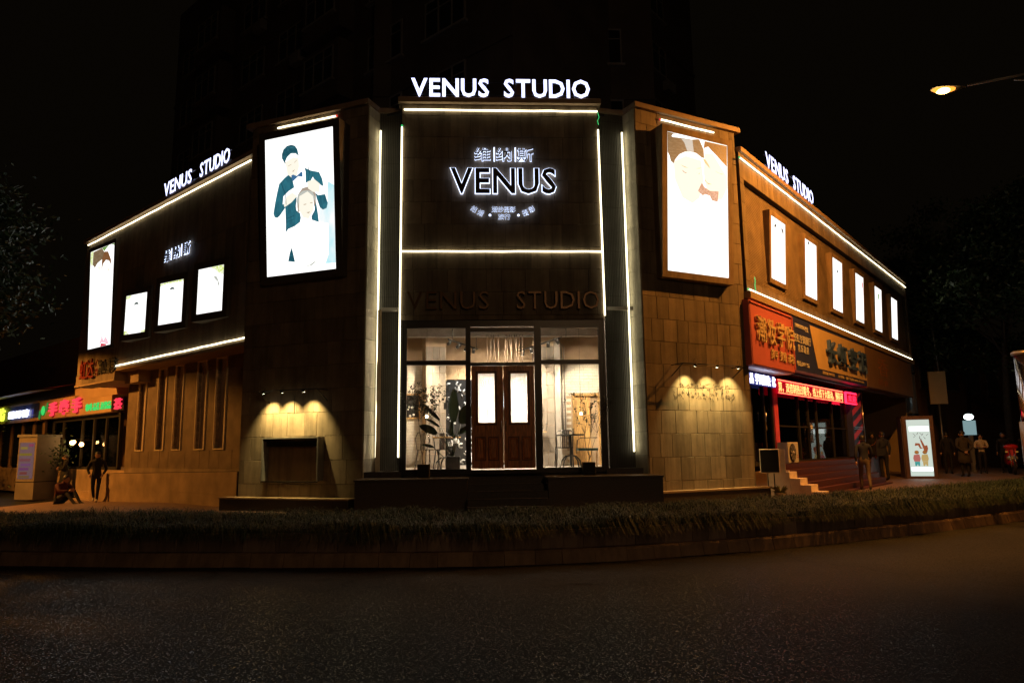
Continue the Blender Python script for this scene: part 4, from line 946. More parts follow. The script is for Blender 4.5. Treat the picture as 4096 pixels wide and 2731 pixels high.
PIC['RB'] = [('brown', [(0.02, 0.002), (0.523, 0.006), (0.593, 0.072), (0.602, 0.137), (0.56, 0.136), (0.468, 0.112), (0.376, 0.112), (0.285, 0.121), (0.194, 0.149), (0.123, 0.196), (0.1, 0.226), (0.056, 0.21), (0.034, 0.172), (0.007, 0.15), (0.005, 0.002)]), ('white', [(0.069, 0.029), (0.091, 0.011), (0.159, 0.003), (0.23, 0.002), (0.321, 0.002), (0.394, 0.006), (0.504, 0.004), (0.394, 0.02), (0.249, 0.024), (0.096, 0.033)]), ('palehair', [(0.221, 0.029), (0.408, 0.023), (0.431, 0.111), (0.394, 0.112), (0.321, 0.113), (0.276, 0.056)]), ('brown2', [(0.611, 0.008), (0.995, 0.005), (0.99, 0.165), (0.899, 0.131), (0.804, 0.093), (0.728, 0.067), (0.672, 0.043), (0.616, 0.057), (0.593, 0.067)]), ('mauve', [(0.56, 0.324), (0.607, 0.355), (0.691, 0.373), (0.842, 0.363), (0.823, 0.444), (0.728, 0.441), (0.691, 0.41), (0.616, 0.404), (0.569, 0.418), (0.493, 0.389)]), ('tan', [(0.203, 0.223), (0.339, 0.236), (0.276, 0.237)]), ('tan', [(0.458, 0.23), (0.56, 0.21), (0.523, 0.222)]), ('tan', [(0.776, 0.215), (0.861, 0.226), (0.933, 0.226), (0.89, 0.231), (0.813, 0.222)]), ('brown', [(0.235, 0.259), (0.276, 0.272), (0.317, 0.273), (0.285, 0.278), (0.249, 0.27)]), ('brown', [(0.468, 0.256), (0.504, 0.265), (0.532, 0.25), (0.509, 0.267)]), ('tan', [(0.574, 0.147), (0.616, 0.173), (0.7, 0.207), (0.681, 0.183), (0.616, 0.144)]), ('tan', [(0.597, 0.286), (0.644, 0.315), (0.728, 0.322), (0.663, 0.326), (0.607, 0.306)])]
PIC['FL'] = [('lime', [(0.002, 0.002), (0.124, 0.003), (0.096, 0.139), (0.033, 0.181), (0.005, 0.086)]), ('green', [(0.482, 0.002), (0.775, 0.002), (0.659, 0.024), (0.593, 0.046)]), ('green', [(0.873, 0.002), (0.998, 0.002), (0.998, 0.023)]), ('brown', [(0.123, 0.01), (0.482, 0.002), (0.592, 0.057), (0.506, 0.119), (0.308, 0.141), (0.206, 0.179), (0.102, 0.14)]), ('brown2', [(0.592, 0.049), (0.744, 0.062), (0.877, 0.157), (0.896, 0.211), (0.796, 0.158), (0.668, 0.14), (0.552, 0.169), (0.489, 0.24), (0.499, 0.126)]), ('pink', [(0.501, 0.973), (0.585, 0.911), (0.619, 0.883), (0.686, 0.947), (0.778, 0.908), (0.886, 0.96), (0.899, 0.997), (0.773, 0.975), (0.647, 0.96)]), ('red', [(0.564, 0.998), (0.582, 0.967), (0.805, 0.984), (0.82, 0.998)]), ('tan', [(0.355, 0.183), (0.404, 0.18), (0.412, 0.211), (0.376, 0.216)]), ('tan', [(0.742, 0.241), (0.816, 0.241), (0.789, 0.267)])]
PIC['P1'] = [('dark', [(0.395, 0.283), (0.426, 0.221), (0.508, 0.203), (0.601, 0.231), (0.618, 0.283), (0.558, 0.262), (0.464, 0.259)]), ('palehair', [(0.504, 0.658), (0.523, 0.494), (0.526, 0.634)]), ('lime', [(0.002, 0.003), (0.233, 0.002), (0.182, 0.078), (0.013, 0.1)]), ('lime', [(0.002, 0.901), (0.141, 0.921), (0.233, 0.997), (0.006, 0.998)]), ('lime', [(0.807, 0.951), (0.991, 0.941), (0.993, 0.997), (0.829, 0.997)])]
PIC['P2'] = [('dark', [(0.416, 0.182), (0.449, 0.148), (0.535, 0.138), (0.612, 0.171), (0.628, 0.226), (0.571, 0.189), (0.456, 0.193)]), ('lime', [(0.006, 0.002), (0.997, 0.002), (0.997, 0.046), (0.594, 0.042), (0.301, 0.034), (0.002, 0.062)])]
PIC['P3'] = [('lime', [(0.467, 0.003), (0.995, 0.003), (0.998, 0.219), (0.81, 0.163), (0.636, 0.063)]), ('palehair', [(0.606, 0.228), (0.684, 0.211), (0.75, 0.248), (0.807, 0.34), (0.858, 0.42), (0.782, 0.449), (0.782, 0.35), (0.696, 0.3)])]
PIC['Q1'] = [('dark', [(0.232, 0.132), (0.296, 0.086), (0.373, 0.111), (0.353, 0.159), (0.31, 0.135), (0.247, 0.174)]), ('dark', [(0.702, 0.11), (0.803, 0.095), (0.874, 0.134), (0.861, 0.205), (0.781, 0.161)])]
PIC['Q2'] = [('dark', [(0.263, 0.038), (0.343, 0.002), (0.423, 0.07), (0.326, 0.059), (0.28, 0.095)])]
PIC['Q3'] = [('dark', [(0.444, 0.226), (0.527, 0.181), (0.625, 0.244), (0.535, 0.228), (0.463, 0.288)])]
PIC['Q4'] = [('dark', [(0.657, 0.057), (0.75, 0.036), (0.778, 0.07), (0.67, 0.077)]), ('red', [(0.769, 0.161), (0.9, 0.079), (0.985, 0.374), (0.931, 0.268)]), ('green', [(0.034, 0.974), (0.406, 0.979), (0.247, 0.997)])]
PIC['Q5'] = [('green', [(0.501, 0.138), (0.697, 0.125), (0.68, 0.253), (0.52, 0.261)]), ('palehair', [(0.516, 0.292), (0.658, 0.285), (0.613, 0.358)])]
PIC['Q6'] = []

PIC['LB'].insert(6, ('hair', [(.475, .57), (.462, .50), (.48, .44), (.545, .40), (.63, .395), (.70, .415), (.738, .46), (.735, .52), (.71, .55), (.70, .48), (.60, .44), (.52, .47), (.50, .56)]))
PIC['LB'].insert(6, ('skinp', [(.30, .19), (.42, .165), (.50, .18), (.505, .24), (.47, .30), (.40, .315), (.33, .28)]))
PIC['LB'] += [('skinp', [(.40, .42), (.31, .44), (.27, .50), (.28, .515), (.38, .49), (.47, .45)]), ('skinp', [(.62, .36), (.72, .35), (.80, .39), (.79, .45), (.70, .44), (.63, .41)]),
 ('skinp', [(.50, .455), (.62, .43), (.70, .47), (.70, .57), (.63, .625), (.55, .61), (.49, .55)]), ('line', [(.56, .517), (.60, .515), (.60, .521), (.56, .523)]), ('line', [(.655, .512), (.69, .512), (.69, .518), (.655, .518)]), ('line', [(.60, .578), (.655, .575), (.63, .588)]),
 ('seam', [(.30, .60), (.42, .585), (.42, .589), (.30, .604)]), ('seam', [(.30, .625), (.42, .61), (.42, .613), (.30, .628)]), ('seam', [(.235, .33), (.30, .42), (.31, .50), (.303, .50), (.292, .424), (.228, .333)]), ('seam', [(.64, .255), (.66, .30), (.64, .35), (.633, .35), (.652, .30), (.633, .258)]),
 ('line', [(.345, .222), (.395, .213), (.395, .217), (.347, .226)]), ('line', [(.435, .205), (.475, .19), (.477, .194), (.437, .209)]), ('line', [(.40, .268), (.445, .255), (.425, .272)])]
PIC['RB'].insert(0, ('skinp', [(.10, .21), (.30, .15), (.55, .16), (.59, .30), (.52, .44), (.40, .49), (.24, .46), (.12, .34)]))
PIC['RB'].insert(1, ('skinp', [(.61, .10), (.75, .09), (.99, .24), (.99, .33), (.90, .42), (.74, .43), (.64, .38), (.59, .25)]))
def lightbox(label, F, quad, prot, pic, mat, bw=0.14, group=None, yb=0.0):
    """quad: screen (x0,x1,z0,z1); prot: how far the four screen corners (bl,br,tr,tl) stand out of the wall"""
    x0, x1, z0, z1 = quad; cx = (x0 + x1) / 2
    t = fthing('light_box', label, 'light box', F, cx, 0, z0, group)
    def sp(s_, v, lift):      # s 0..1 left-right, v 0..1 top-bottom on the screen plane
        pb = prot[0] * (1 - s_) + prot[1] * s_; ptp = prot[3] * (1 - s_) + prot[2] * s_
        return (x0 - cx + (x1 - x0) * s_, -(ptp * (1 - v) + pb * v) - lift, (z1 - z0) * (1 - v))
    W_, H_ = x1 - x0, z1 - z0; a, b = bw / W_, bw / H_
    fro = [sp(-a, 1 + b, 0), sp(1 + a, 1 + b, 0), sp(1 + a, -b, 0), sp(-a, -b, 0)]
    bac = [(p[0], yb, p[2]) for p in fro]
    # four frame rails around the screen, reaching back to the wall
    inn = [sp(0, 1, 0), sp(1, 1, 0), sp(1, 0, 0), sp(0, 0, 0)]; inb = [(p[0], p[1] + .05, p[2]) for p in inn]
    m = Mb(); m.add(bac + fro + inn + inb, [(i, (i + 1) % 4, 4 + (i + 1) % 4, 4 + i) for i in range(4)] + [(4 + i, 4 + (i + 1) % 4, 8 + (i + 1) % 4, 8 + i) for i in range(4)] + [(8 + i, 8 + (i + 1) % 4, 12 + (i + 1) % 4, 12 + i) for i in range(4)])
    ob('frame', m, mat, t)
    scq = [sp(0, 1, -.012), sp(1, 1, -.012), sp(1, 0, -.012), sp(0, 0, -.012)]
    so_ = ob('screen', Mb().add(scq, [(0, 1, 2, 3)]), M['screen'], t)
    for i, (k, pts) in enumerate(PIC.get(pic, [])):
        m = Mb(); m.add([sp(u_, v_, -.010 + .0004 * i) for u_, v_ in pts], [tuple(range(len(pts)))])
        me = m.mesh('print', PM[k]); bm = bmesh.new(); bm.from_mesh(me); bmesh.ops.triangulate(bm, faces=bm.faces, ngon_method='EAR_CLIP'); bm.to_mesh(me); bm.free()
        link('print', me, so_)
    return t
lightbox('tall light box left of the entrance, man in teal suit behind seated woman', LB, (-2.54, -0.65, 5.64, 8.87), (.2, .2, .45, .45), 'LB', M['bframe'], .17)
lightbox('tall light box right of the entrance: two faces close together and a bow tie', RB, (0.58, 2.42, 5.58, 8.82), (.24, .24, .45, .45), 'RB', M['boxstone'], .15)
lightbox('long narrow light box at the far left end: couple with dark hair and pink flowers', LW, (-10.15, -8.40, 5.05, 8.32), (.12, .06, .15, .25), 'FL', M['bframe'], .12)
for i, (x0, x1, pic, lab) in enumerate(((-6.75, -5.72, 'P1', 'leftmost of three small light boxes on the left wing, lime corners'), (-4.42, -3.40, 'P2', 'middle small light box of the three on the left wing, pale green top edge'), (-2.18, -1.20, 'P3', 'small light box of the left wing nearest the corner, lime leaves at its upper right'))):
    lightbox(lab, LW, (x0, x1, 5.13, 6.30), (.30, .12, .12, .30), pic, M['bframe'], .18, 'small light boxes on the left wing')
qlab = ('first light box of the right wing from the corner, two small dark heads', 'second light box of the right wing from the corner, one dark head', 'third light box of the right wing from the corner, dark head lower down', 'fourth light box of the right wing from the corner, faint red streak', 'fifth light box of the right wing, small green figure in its upper part', 'last light box of the right wing at its far end, plain white')
for i in range(6):
    x0 = 2.0 + 2.87 * i
    lightbox(qlab[i], RW, (x0, x0 + 1.14, 6.07, 7.80), (-.045, -.045, .06, .06), 'Q%d' % (i + 1), M['boxstone'], .13, 'light boxes on the right wing', .14)

# ---- picture lights on the corner walls
M['spoty'] = em('yellow spot face', (1, .9, .6), 25)
def piclight(label, F, x0, x1, z, heads, pw):
    t = fthing('picture_light', label, 'wall light', F, (x0 + x1) / 2, 0, z, 'spot bars on the corner walls'); h = (x1 - x0) / 2
    ob('bar', Mb().tube([(-h, -.40, 0), (h, -.40, 0)], .013, 6), M['black'], t)
    for s_ in (-1, 1): ob('bracket', Mb().tube([(s_ * h, -.40, 0), (s_ * h, -.01, .0)], .012, 6).tube([(s_ * h, -.40, 0), (s_ * h, -.01, -.24)], .012, 6).tube([(s_ * h, -.01, .02), (s_ * h, -.01, -.26)], .012, 6), M['black'], t)
    for x in heads:
        x -= (x0 + x1) / 2
        ho = ob('lamp_head', Mb().tube([(x, -.40, .0), (x, -.385, -.055)], .036, 10), M['black'], t)
        ob('lens', Mb().tube([(x, -.3845, -.056), (x, -.384, -.059)], .028, 10), M['spoty'], ho)
        ob('cable', Mb().tube([(x + .03, -.38, .0), (x + .05, -.38, .09), (x + .0, -.37, .12), (x - .03, -.38, .05)], .004, 5), M['black'], ho)
        spot_light('spot_beam', F.w((x0 + x1) / 2 + x, -.37, z - .07), F.w((x0 + x1) / 2 + x, -.02, z - .75), pw, 84, 1.0, (1, .74, .27), t, .02)
piclight('black spot bar with three lamps above the empty frame left of the entrance', LB, -2.48, -0.92, 2.98, (-2.36, -1.86, -1.28), 200)
piclight('black spot bar with three lamps over script lettering right of the entrance', RB, 0.74, 2.56, 3.46, (1.10, 1.75, 2.40), 185)
ob_ = Mb().tube([(-1.78, -.035, 2.9), (-1.78, -.035, 2.5)], .006, 5); t = tag(pt('hanging_cable', ob_, M['black'], B, LB))
# script lettering below the right spots: thin wavy brush strokes in wire
t = fthing('script_lettering', 'two lines of thin handwritten wire lettering on the lamp-lit wall right of the entrance', 'lettering', RB, 0.72, -.035, 2.62)
def brush(cx, cz, w, h, n):
    m = Mb()
    for k in range(n):
        x, z = cx + random.uniform(-w / 2, w / 2), cz + random.uniform(-h / 2, h / 2); a = random.choice((-1.5, -1.35, -1.7, .15, .25, -.9, -2.3)); L_ = random.uniform(.3, .8) * h; P = []
        for i in range(4): P.append((x, -.0 + random.uniform(-.004, .004), z)); x += math.cos(a) * L_ / 4; z += math.sin(a) * L_ / 4; a += random.uniform(-.45, .45)
        m.tube(P, .0055, 4, .0035)
    return m
for i in range(8): ob('character', brush(.28 + i * .195, .38, .12, .15, 7), M['black'], t)
for i in range(11): ob('character', brush(.08 + i * .172, .19, .12, .17, 7), M['black'], t)
# empty notice frame below the left spots
t = fthing('notice_frame', 'empty dark metal frame box on the lamp-lit wall left of the entrance', 'frame', LB, -1.72, 0, 1.02)
m = Mb(); W_, H_ = 1.50, .94
m.box(-W_ / 2, -W_ / 2 + .03, -.24, -.02, 0, H_); m.box(W_ / 2 - .03, W_ / 2, -.24, -.02, 0, H_); m.box(-W_ / 2 + .03, W_ / 2 - .03, -.24, -.02, H_ - .03, H_); ob('frame', m, M['grey'], t)
ob('light_rail', Mb().box(-W_ / 2 + .09, W_ / 2 - .09, -.18, -.15, H_ - .20, H_ - .08), M['black'], t)
ob('bottom_rail', Mb().box(-W_ / 2, W_ / 2, -.24, -.205, -.03, 0), M['steel'], t)
ob('back_panel', Mb().box(-W_ / 2 + .03, W_ / 2 - .03, -.035, -.026, 0, H_ - .03), M['boxstone'], t)
ob('skirt', Mb().box(-W_ / 2 + .03, W_ / 2 - .03, -.20, -.19, H_ - .06, H_ - .03), M['black'], t)

# ================================================================== STREET LAMPS (high pressure sodium)
M['sodium'] = em('sodium lens with painted halo', (1.0, 0.27, 0.03), 2.4)  # orange lens colour paints the halo around the lamp
M['arc'] = em('painted sodium glow core', (1.0, .72, .22), 9.0)  # bright core of the painted halo, shaped as an inner bulb
M['lampmetal'] = pr('galvanised lamp metal', (0.30, 0.29, 0.27), 0.4, metal=0.7)
def street_lamp(label, head, arm, pole, power, tgt, size, blend, gr='street lamps', colr=(1.0, 0.37, 0.055)):
    t = thing('street_lamp', label, 'street lamp', (pole[0], pole[1], 0), 0, gr); P0 = Vector((pole[0], pole[1], 0)); hd = Vector(head) - P0; ap = Vector(arm) - P0
    ob('pole', Mb().tube([(0, 0, 0), (0, 0, .3), (0, 0, .31), (0, 0, pole[2])], [.14, .14, .09, .06], 12), M['lampmetal'], t)
    top = Vector((0, 0, pole[2])); d = (hd - top); d.z = 0
    ob('arm', Mb().tube([top, top + d * .3 + Vector((0, 0, .35)), top + d * .65 + Vector((0, 0, .35)), ap], .032, 8).tube([top - Vector((0, 0, .6)), top + d * .3 + Vector((0, 0, .08)), top + d * .7 + Vector((0, 0, .22))], .02, 8), M['lampmetal'], t)
    ax = (ap - hd); ax.z = 0; ax.normalize(); sd = Vector((-ax.y, ax.x, 0))
    prof = [(-.38, .03, .02), (-.30, .12, .05), (-.05, .15, .085), (.25, .11, .07), (.42, .04, .04)]; vs = []
    for s_, w, h in prof:
        c_ = hd + ax * s_
        for k in range(8): a = math.pi * k / 7; vs.append(c_ + sd * w * math.cos(a) + Vector((0, 0, h * math.sin(a))))
    fs = [(i * 8 + k, i * 8 + k + 1, (i + 1) * 8 + k + 1, (i + 1) * 8 + k) for i in range(4) for k in range(7)] + [tuple(range(8)), tuple(range(39, 31, -1))]
    ho = ob('lamp_head', Mb().add(vs, fs, True), M['lampmetal'], t)
    ln = Mb(); vs = []
    for r_, z in ((1, -.002), (.92, -.045), (.6, -.075), (.0, -.085)):
        for k in range(14): a = 2 * math.pi * k / 14; c_ = hd + ax * (-.08 + .27 * r_ * math.cos(a)) + sd * .115 * r_ * math.sin(a); vs.append((c_.x, c_.y, c_.z + z))
    ln.add(vs, [(i * 14 + k, i * 14 + (k + 1) % 14, (i + 1) * 14 + (k + 1) % 14, (i + 1) * 14 + k) for i in range(3) for k in range(14)], True); ob('lens', ln, M['sodium'], ho)
    bb = hd - ax * .10 + Vector((0, 0, -.05)); ob('bulb', Mb().ball(tuple(bb), .10, 1.7, 1.3, .55, 12, 8), M['arc'], ho)
    q = Vector(head) + Vector((0, 0, -.13)) - ax * .08
    spot_light('lamp_light', q, Vector(tgt), power, size, blend, colr, t, .10)
LAMPS = []
street_lamp('lit orange street lamp on a curved arm at the upper right', (10.48, 15.90, 10.0), (10.95, 15.86, 10.06), (15.5, 15.4, 9.9), 4700, (6.0, 20.9, 2.6), 138, .32)
street_lamp('orange street lamp standing left of the left wing', (-19.5, 20.5, 6.4), (-20.0, 20.4, 6.46), (-24.0, 19.5, 6.4), 4600, (-19.3, 20.6, 0), 154, .12)
street_lamp('street lamp across the road behind the viewer', (7.0, -13.0, 10.0), (7.4, -13.2, 10.06), (10.5, -14.5, 9.9), 1700, (3.0, 3.0, 0), 165, .3, colr=(1.0, .58, .28))

# ================================================================== RIGHT WING SHOPS
M['redboard'] = pr('faded red sign board', (0.50, 0.12, 0.12), 0.6, var=0.08, scale=2)
M['blueboard'] = pr('navy sign board', (0.028, 0.038, 0.15), 0.5)
M['yelboard'] = pr('cream sign board', (0.66, 0.46, 0.22), 0.6, var=0.08, scale=2)
M['brnboard'] = pr('brown sign board', (0.22, 0.13, 0.07), 0.6, var=0.12, scale=2)
M['creaml'] = pr('cream letter', (0.62, 0.48, 0.28), 0.5)
M['bluel'] = pr('blue letter', (0.05, 0.10, 0.26), 0.45)
M['ledred'] = em('red led dots', (1.0, 0.015, 0.05), 4.5)
M['ledtext'] = em('amber red led text', (1.0, 0.40, 0.12), 2.6, (.02, 0, 0))
M['ledpanel'] = em('dark led matrix', (0.5, 0.0, 0.01), .9, (0.02, 0, 0))
M['ledblue'] = em('blue led matrix', (.06, .07, .35), .6, (0.02, 0.02, 0.05))
M['ledwhite'] = em('white led text', (0.75, 0.75, 1.0), 5)
M['soffit'] = pr('glossy soffit panel', (0.75, 0.62, 0.66), 0.10, metal=0.85, var=0.02)
M['pink'] = pr('pink painted column', (0.75, 0.09, 0.15), 0.5)
M['redstep'] = pr('step stone painted red-lit', (0.075, 0.020, 0.014), 0.5, var=0.25, scale=12)  # red light on the steps is put into the stone's colour
M['whitestep'] = pr('white stone step end', (0.80, 0.68, 0.58), 0.6, var=0.1)
M['redstripe'] = em('red striped column film', (.85, .03, .03), .16, (.25, .02, .02))
t = fthing('shop_sign', 'red sign board with four large raised characters next to the stone corner', 'sign', RW, 0, -.10, 3.55)
ob('board', Mb().bbox(-.12, 2.93, 0, .35, 0, 1.60, .03), M['redboard'], t)
ob('edge_trim', Mb().box(2.87, 2.92, -.03, 0, .1, 1.55).box(-.1, 2.87, -.03, 0, 1.52, 1.56), M['redboard'], t)
for i, ch in enumerate('潮妆学院'): cjk(t, ch, .10 + i * .70, .10 + i * .70 + .64, .60, 1.24, M['creaml'], -.05, .06, .004)
for ch, x in (('美', 1.06), ('甲', 1.33), ('美', 1.70), ('睫', 1.97), ('彩', 2.34), ('妆', 2.60)): cjk(t, ch, x, x + .25, .24, .50, M['creaml'], -.025, .03, .0)
t = fthing('shop_sign', 'air conditioner showroom sign, navy left part and cream right part with blue characters', 'sign', RW, 2.95, -.08, 3.68)
ob('board', Mb().bbox(0, 7.92, .01, .35, 0, 1.50, .01), M['blueboard'], t)
ob('cream_panel', Mb().prism([(0, 0)], 0, 0) if False else Mb().add([(1.62, 0, 1.42), (7.9, 0, 1.42), (7.9, 0, .19), (2.15, 0, .19)], [(3, 2, 1, 0)]), M['yelboard'], t)
line(t, 'CHANGHONG', .28, 1.12, 1.20, 1.32, M['white'], -.005, .01, .02); line(t, '长虹', 1.14, 1.46, 1.16, 1.32, M['white'], -.005, .01, .01)
cjk(t, '长虹空调展厅', .10, 1.62, .78, 1.02, M['white'], -.005, .01, .008); cjk(t, '富乐路店', .38, 1.40, .52, .74, M['white'], -.005, .01, .006, fill=.8)
line(t, '电话:2411755', .24, 1.30, .12, .27, M['white'], -.005, .01, .012)
for i, ch in enumerate('长虹空调'): cjk(t, ch, 3.02 + i * 1.24, 4.0 + i * 1.24, .42, 1.14, M['bluel'], -.05, .09, .03)
line(t, '家用空调', 2.55, 3.12, .05, .15, M['creaml'], -.006, .008, .006); line(t, '中央空调', 3.2, 3.78, .05, .15, M['creaml'], -.006, .008, .006)
line(t, '全国统一服务热线 4008-111-666', 4.2, 7.4, .05, .15, M['creaml'], -.006, .008, .006)
t = fthing('shop_sign', 'dull brown sign board with faint orange characters on the far right wing', 'sign', RW, 10.95, -.06, 3.66)
ob('board', Mb().bbox(0, 8.2, 0, .35, 0, 1.50, .02), M['brnboard'], t)
M['faint'] = pr('faded orange print', (.34, .13, .04), .6)
cjk(t, '香', 1.8, 3.6, .55, 1.25, M['faint'], -.003, .006, .0); line(t, '美食', 1.7, 3.4, .18, .42, M['faint'], -.003, .006, .0)
m = Mb(); m.box(-.1, 2.9, .25, .62, 3.50, 3.545); m.box(2.95, 18, .25, .62, 3.60, 3.65); pt('shop_soffit', m, M['soffit'], B, RW)
m = Mb(); m.box(.05, 2.9, .0, .25, 3.535, 3.546); pt('shop_soffit', m, M['white'], B, RW)
t = fthing('led_sign', 'narrow display with glowing white and violet running characters under the red board', 'led display', RW, .6, .30, 3.17)
ob('panel', Mb().box(-.45, 1.88, 0, .06, 0, .29), M['ledblue'], t)
for i, ch in enumerate('品学员招收'): cjk(t, ch, .02 + i * .27 + (.1 if i else 0), .28 + i * .27 + (.1 if i else 0), .02, .28, M['ledwhite'], -.01, .008, .012)
cjk(t, '化', 1.60, 1.86, .02, .28, M['ledwhite'], -.01, .008, .012); ob('dot', Mb().box(1.44, 1.48, -.01, 0, .03, .07).box(1.44, 1.48, -.01, 0, .12, .16), M['ledwhite'], t)
t = fthing('led_sign', 'long red running-text display with glowing amber characters over the showroom window', 'led display', RW, 2.58, .28, 3.03)
ob('panel', Mb().box(0, 6.35, 0, .07, 0, .385), M['ledpanel'], t)
for z in (.012, .362):
    m = Mb(); x = .02
    while x < 6.32: m.box(x, x + .045, -.008, 0, z, z + .014); x += .075
    o = ob('dot_row', m, M['ledtext'], t); o['kind'] = 'stuff'
m = Mb(); m.box(0, 6.35, -.003, 0, .0, .008); m.box(0, 6.35, -.003, 0, .34, .347); m.box(0, 6.35, -.003, -0.001, .378, .385); ob('border', m, M['ledred'], t)
tx = '算，双倍制热过暖冬，线上线下大联动，预存可'
for i, ch in enumerate(tx): cjk(t, ch, .03 + i * .2995, .33 + i * .2995, .05, .325, M['ledtext'], -.006, .006, .004)
t = fthing('led_sign', 'small square red dot display at the right end of the running text', 'led display', RW, 9.35, .28, 3.03)
ob('panel', Mb().box(0, 1.35, 0, .07, 0, .40), M['ledred'], t); ob('frame', Mb().box(.05, 1.3, -.01, 0, .03, .34), M['ledpanel'], t)
cjk(t, '欢迎', .15, 1.2, .06, .30, M['ledred'], -.012, .004, .0)
# glazing and what stands in it
gz = Mb(); zb = 1.2
for x in (1.15, 2.05, 2.66, 3.05, 4.85, 5.75, 6.6, 8.3, 9.95): gz.box(x, x + .07, .50, .60, zb, 3.5)
gz.box(1.15, 9.95, .50, .60, 3.42, 3.52); gz.box(1.15, 9.95, .5, .6, 1.12, 1.22); gz.box(3.12, 9.95, .51, .59, 2.15, 2.19)
gf = pt('shop_window_frame', gz, M['dull'], B, RW)
for a, b in ((1.22, 2.05), (2.12, 2.66), (3.12, 4.85), (4.92, 5.75), (5.82, 6.6), (6.67, 8.3), (8.37, 9.95)): ob('pane', Mb().box(a, b, .545, .551, 1.22, 3.42), M['glass'], gf)
m = Mb(); m.box(2.74, 3.04, .47, .62, 1.2, 3.45); pt('column', m, M['pink'], B, RW)
m = Mb(); m.tube([(2.0, .45, 2.03), (2.0, .45, 2.5)], .015, 8); m.tube([(5.72, .45, 1.7), (5.72, .45, 2.3)], .018, 8); m.tube([(5.86, .45, 1.7), (5.86, .45, 2.3)], .018, 8); pt('door_handle', m, M['steel'], B, RW)
t = fthing('window_banner', 'dark blue banner with worn white lettering inside the showroom window', 'banner', RW, 3.2, .62, 1.3)
ob('sheet', Mb().box(0, 1.65, 0, .01, .95, 1.75), M['blueboard'], t)
M['dimw'] = pr('dim white print', (.35, .36, .34), .6); M['dimy'] = pr('dim olive print', (.28, .28, .08), .6)
cjk(t, '长虹', .1, .62, 1.45, 1.68, M['dimw'], -.004, .004); line(t, 'CHIQ.', .7, 1.5, 1.47, 1.66, M['dimy'], -.004, .004, .01); cjk(t, '重新定义空调', .15, 1.55, 1.10, 1.35, M['dimw'], -.004, .004)
t = fthing('curtain', 'hanging brown gauze curtain behind the showroom doors', 'curtain', RW, 5.0, .75, 1.22)
vs = []; n = 60
for i in range(n + 1):
    x = 1.55 * i / n; pin = 1 - .45 * math.exp(-((i / n - .5) ** 2) * 8)
    for z, k in ((1.6, 1), (.9, .72), (.6, .45), (0, .62)): vs.append((.78 + (x - .78) * k, .04 * math.sin(i * 1.3), z))
M['curtain'] = pr('brown gauze', (.20, .10, .04), .8); ob('cloth', Mb().add(vs, [(i * 4 + j, i * 4 + 4 + j, i * 4 + 5 + j, i * 4 + 1 + j) for i in range(n) for j in range(3)], True), M['curtain'], t)
t = fthing('counter_sign', 'dark display counter with pale characters inside the showroom', 'counter', RW, 7.2, .95, 1.22)
ob('counter', Mb().box(0, 2.0, 0, .5, 0, .9), M['dull'], t); cjk(t, '长虹', .3, .7, .5, .7, M['dimw'], -.006, .006); line(t, 'CHIQ', .74, 1.2, .51, .68, M['dimw'], -.006, .006, .01); cjk(t, '空调', 1.24, 1.65, .5, .7, M['dimw'], -.006, .006)
ob('base_band', Mb().box(0, 2.0, -.01, 0, .02, .2), M['brnboard'], t)
t = fthing('led_sign', 'tiny glowing red number display seen in the showroom glass', 'led display', RW, 3.3, .58, 1.98); ob('panel', Mb().box(0, .5, 0, .03, 0, .06), M['ledpanel'], t)
for i in range(6): ob('digit', Mb().box(.02 + i * .08, .07 + i * .08, -.004, 0, .012, .048), M['ledred'], t)
# shelves of bottles behind the first door
t = fthing('shelf_unit', 'wall shelves lined with small bottles inside the first shop', 'shelf', RW, .2, 1.6, 1.3); ob('board', Mb().box(0, 2.4, 0, .25, .75, .77).box(0, 2.4, 0, .25, 1.15, 1.17).box(0, 2.4, 0, .25, 1.5, 1.52), M['brnboard'], t)
m = Mb()
for z in (.77, 1.17, 1.52):
    for i in range(30): m.tube([(.05 + i * .078, .1, z), (.05 + i * .078, .1, z + random.uniform(.07, .12))], .018, 6)
ob('bottle', m, M['grey'], t)['kind'] = 'stuff'
t = fthing('armchair', 'white wire chair inside the first shop behind the black screen', 'chair', RW, .95, .95, 1.22)
m = Mb(); m.tube([(0, 0, 0), (.05, 0, .4), (-.08, 0, .85)], .014, 6); m.tube([(.05, 0, .4), (.35, 0, .4), (.36, 0, 0)], .014, 6); m.tube([(.06, .3, 0), (.05, .3, .4), (-.08, .3, .85), (-.08, 0, .85)], .014, 6); ob('frame', m, M['white'], t)
ob('seat', Mb().box(.02, .36, .0, .3, .40, .43), M['white'], t)
# striped column at the far end
t = fthing('striped_column', 'red striped advertising column at the far end of the showroom front', 'column', RW, 10.2, .35, 1.2)
ob('core', Mb().box(0, 1.3, 0, .3, 0, 2.3), M['blueboard'], t)
for i in range(5): ob('stripe', Mb().add([(.02, -.004, .15 + i * .42), (1.28, -.004, .55 + i * .42), (1.28, -.004, .76 + i * .42 if i < 4 else 2.3), (.02, -.004, .36 + i * .42)], [(3, 2, 1, 0)]), M['redstripe'], t)
for z in (.95, 1.02): ob('band', Mb().box(-.02, 1.32, -.02, 0, z, z + .03), M['steel'], t)
ob('corner_post', Mb().tube([(1.36, -.02, 0), (1.36, -.02, 2.3)], .03, 8), M['steel'], t)
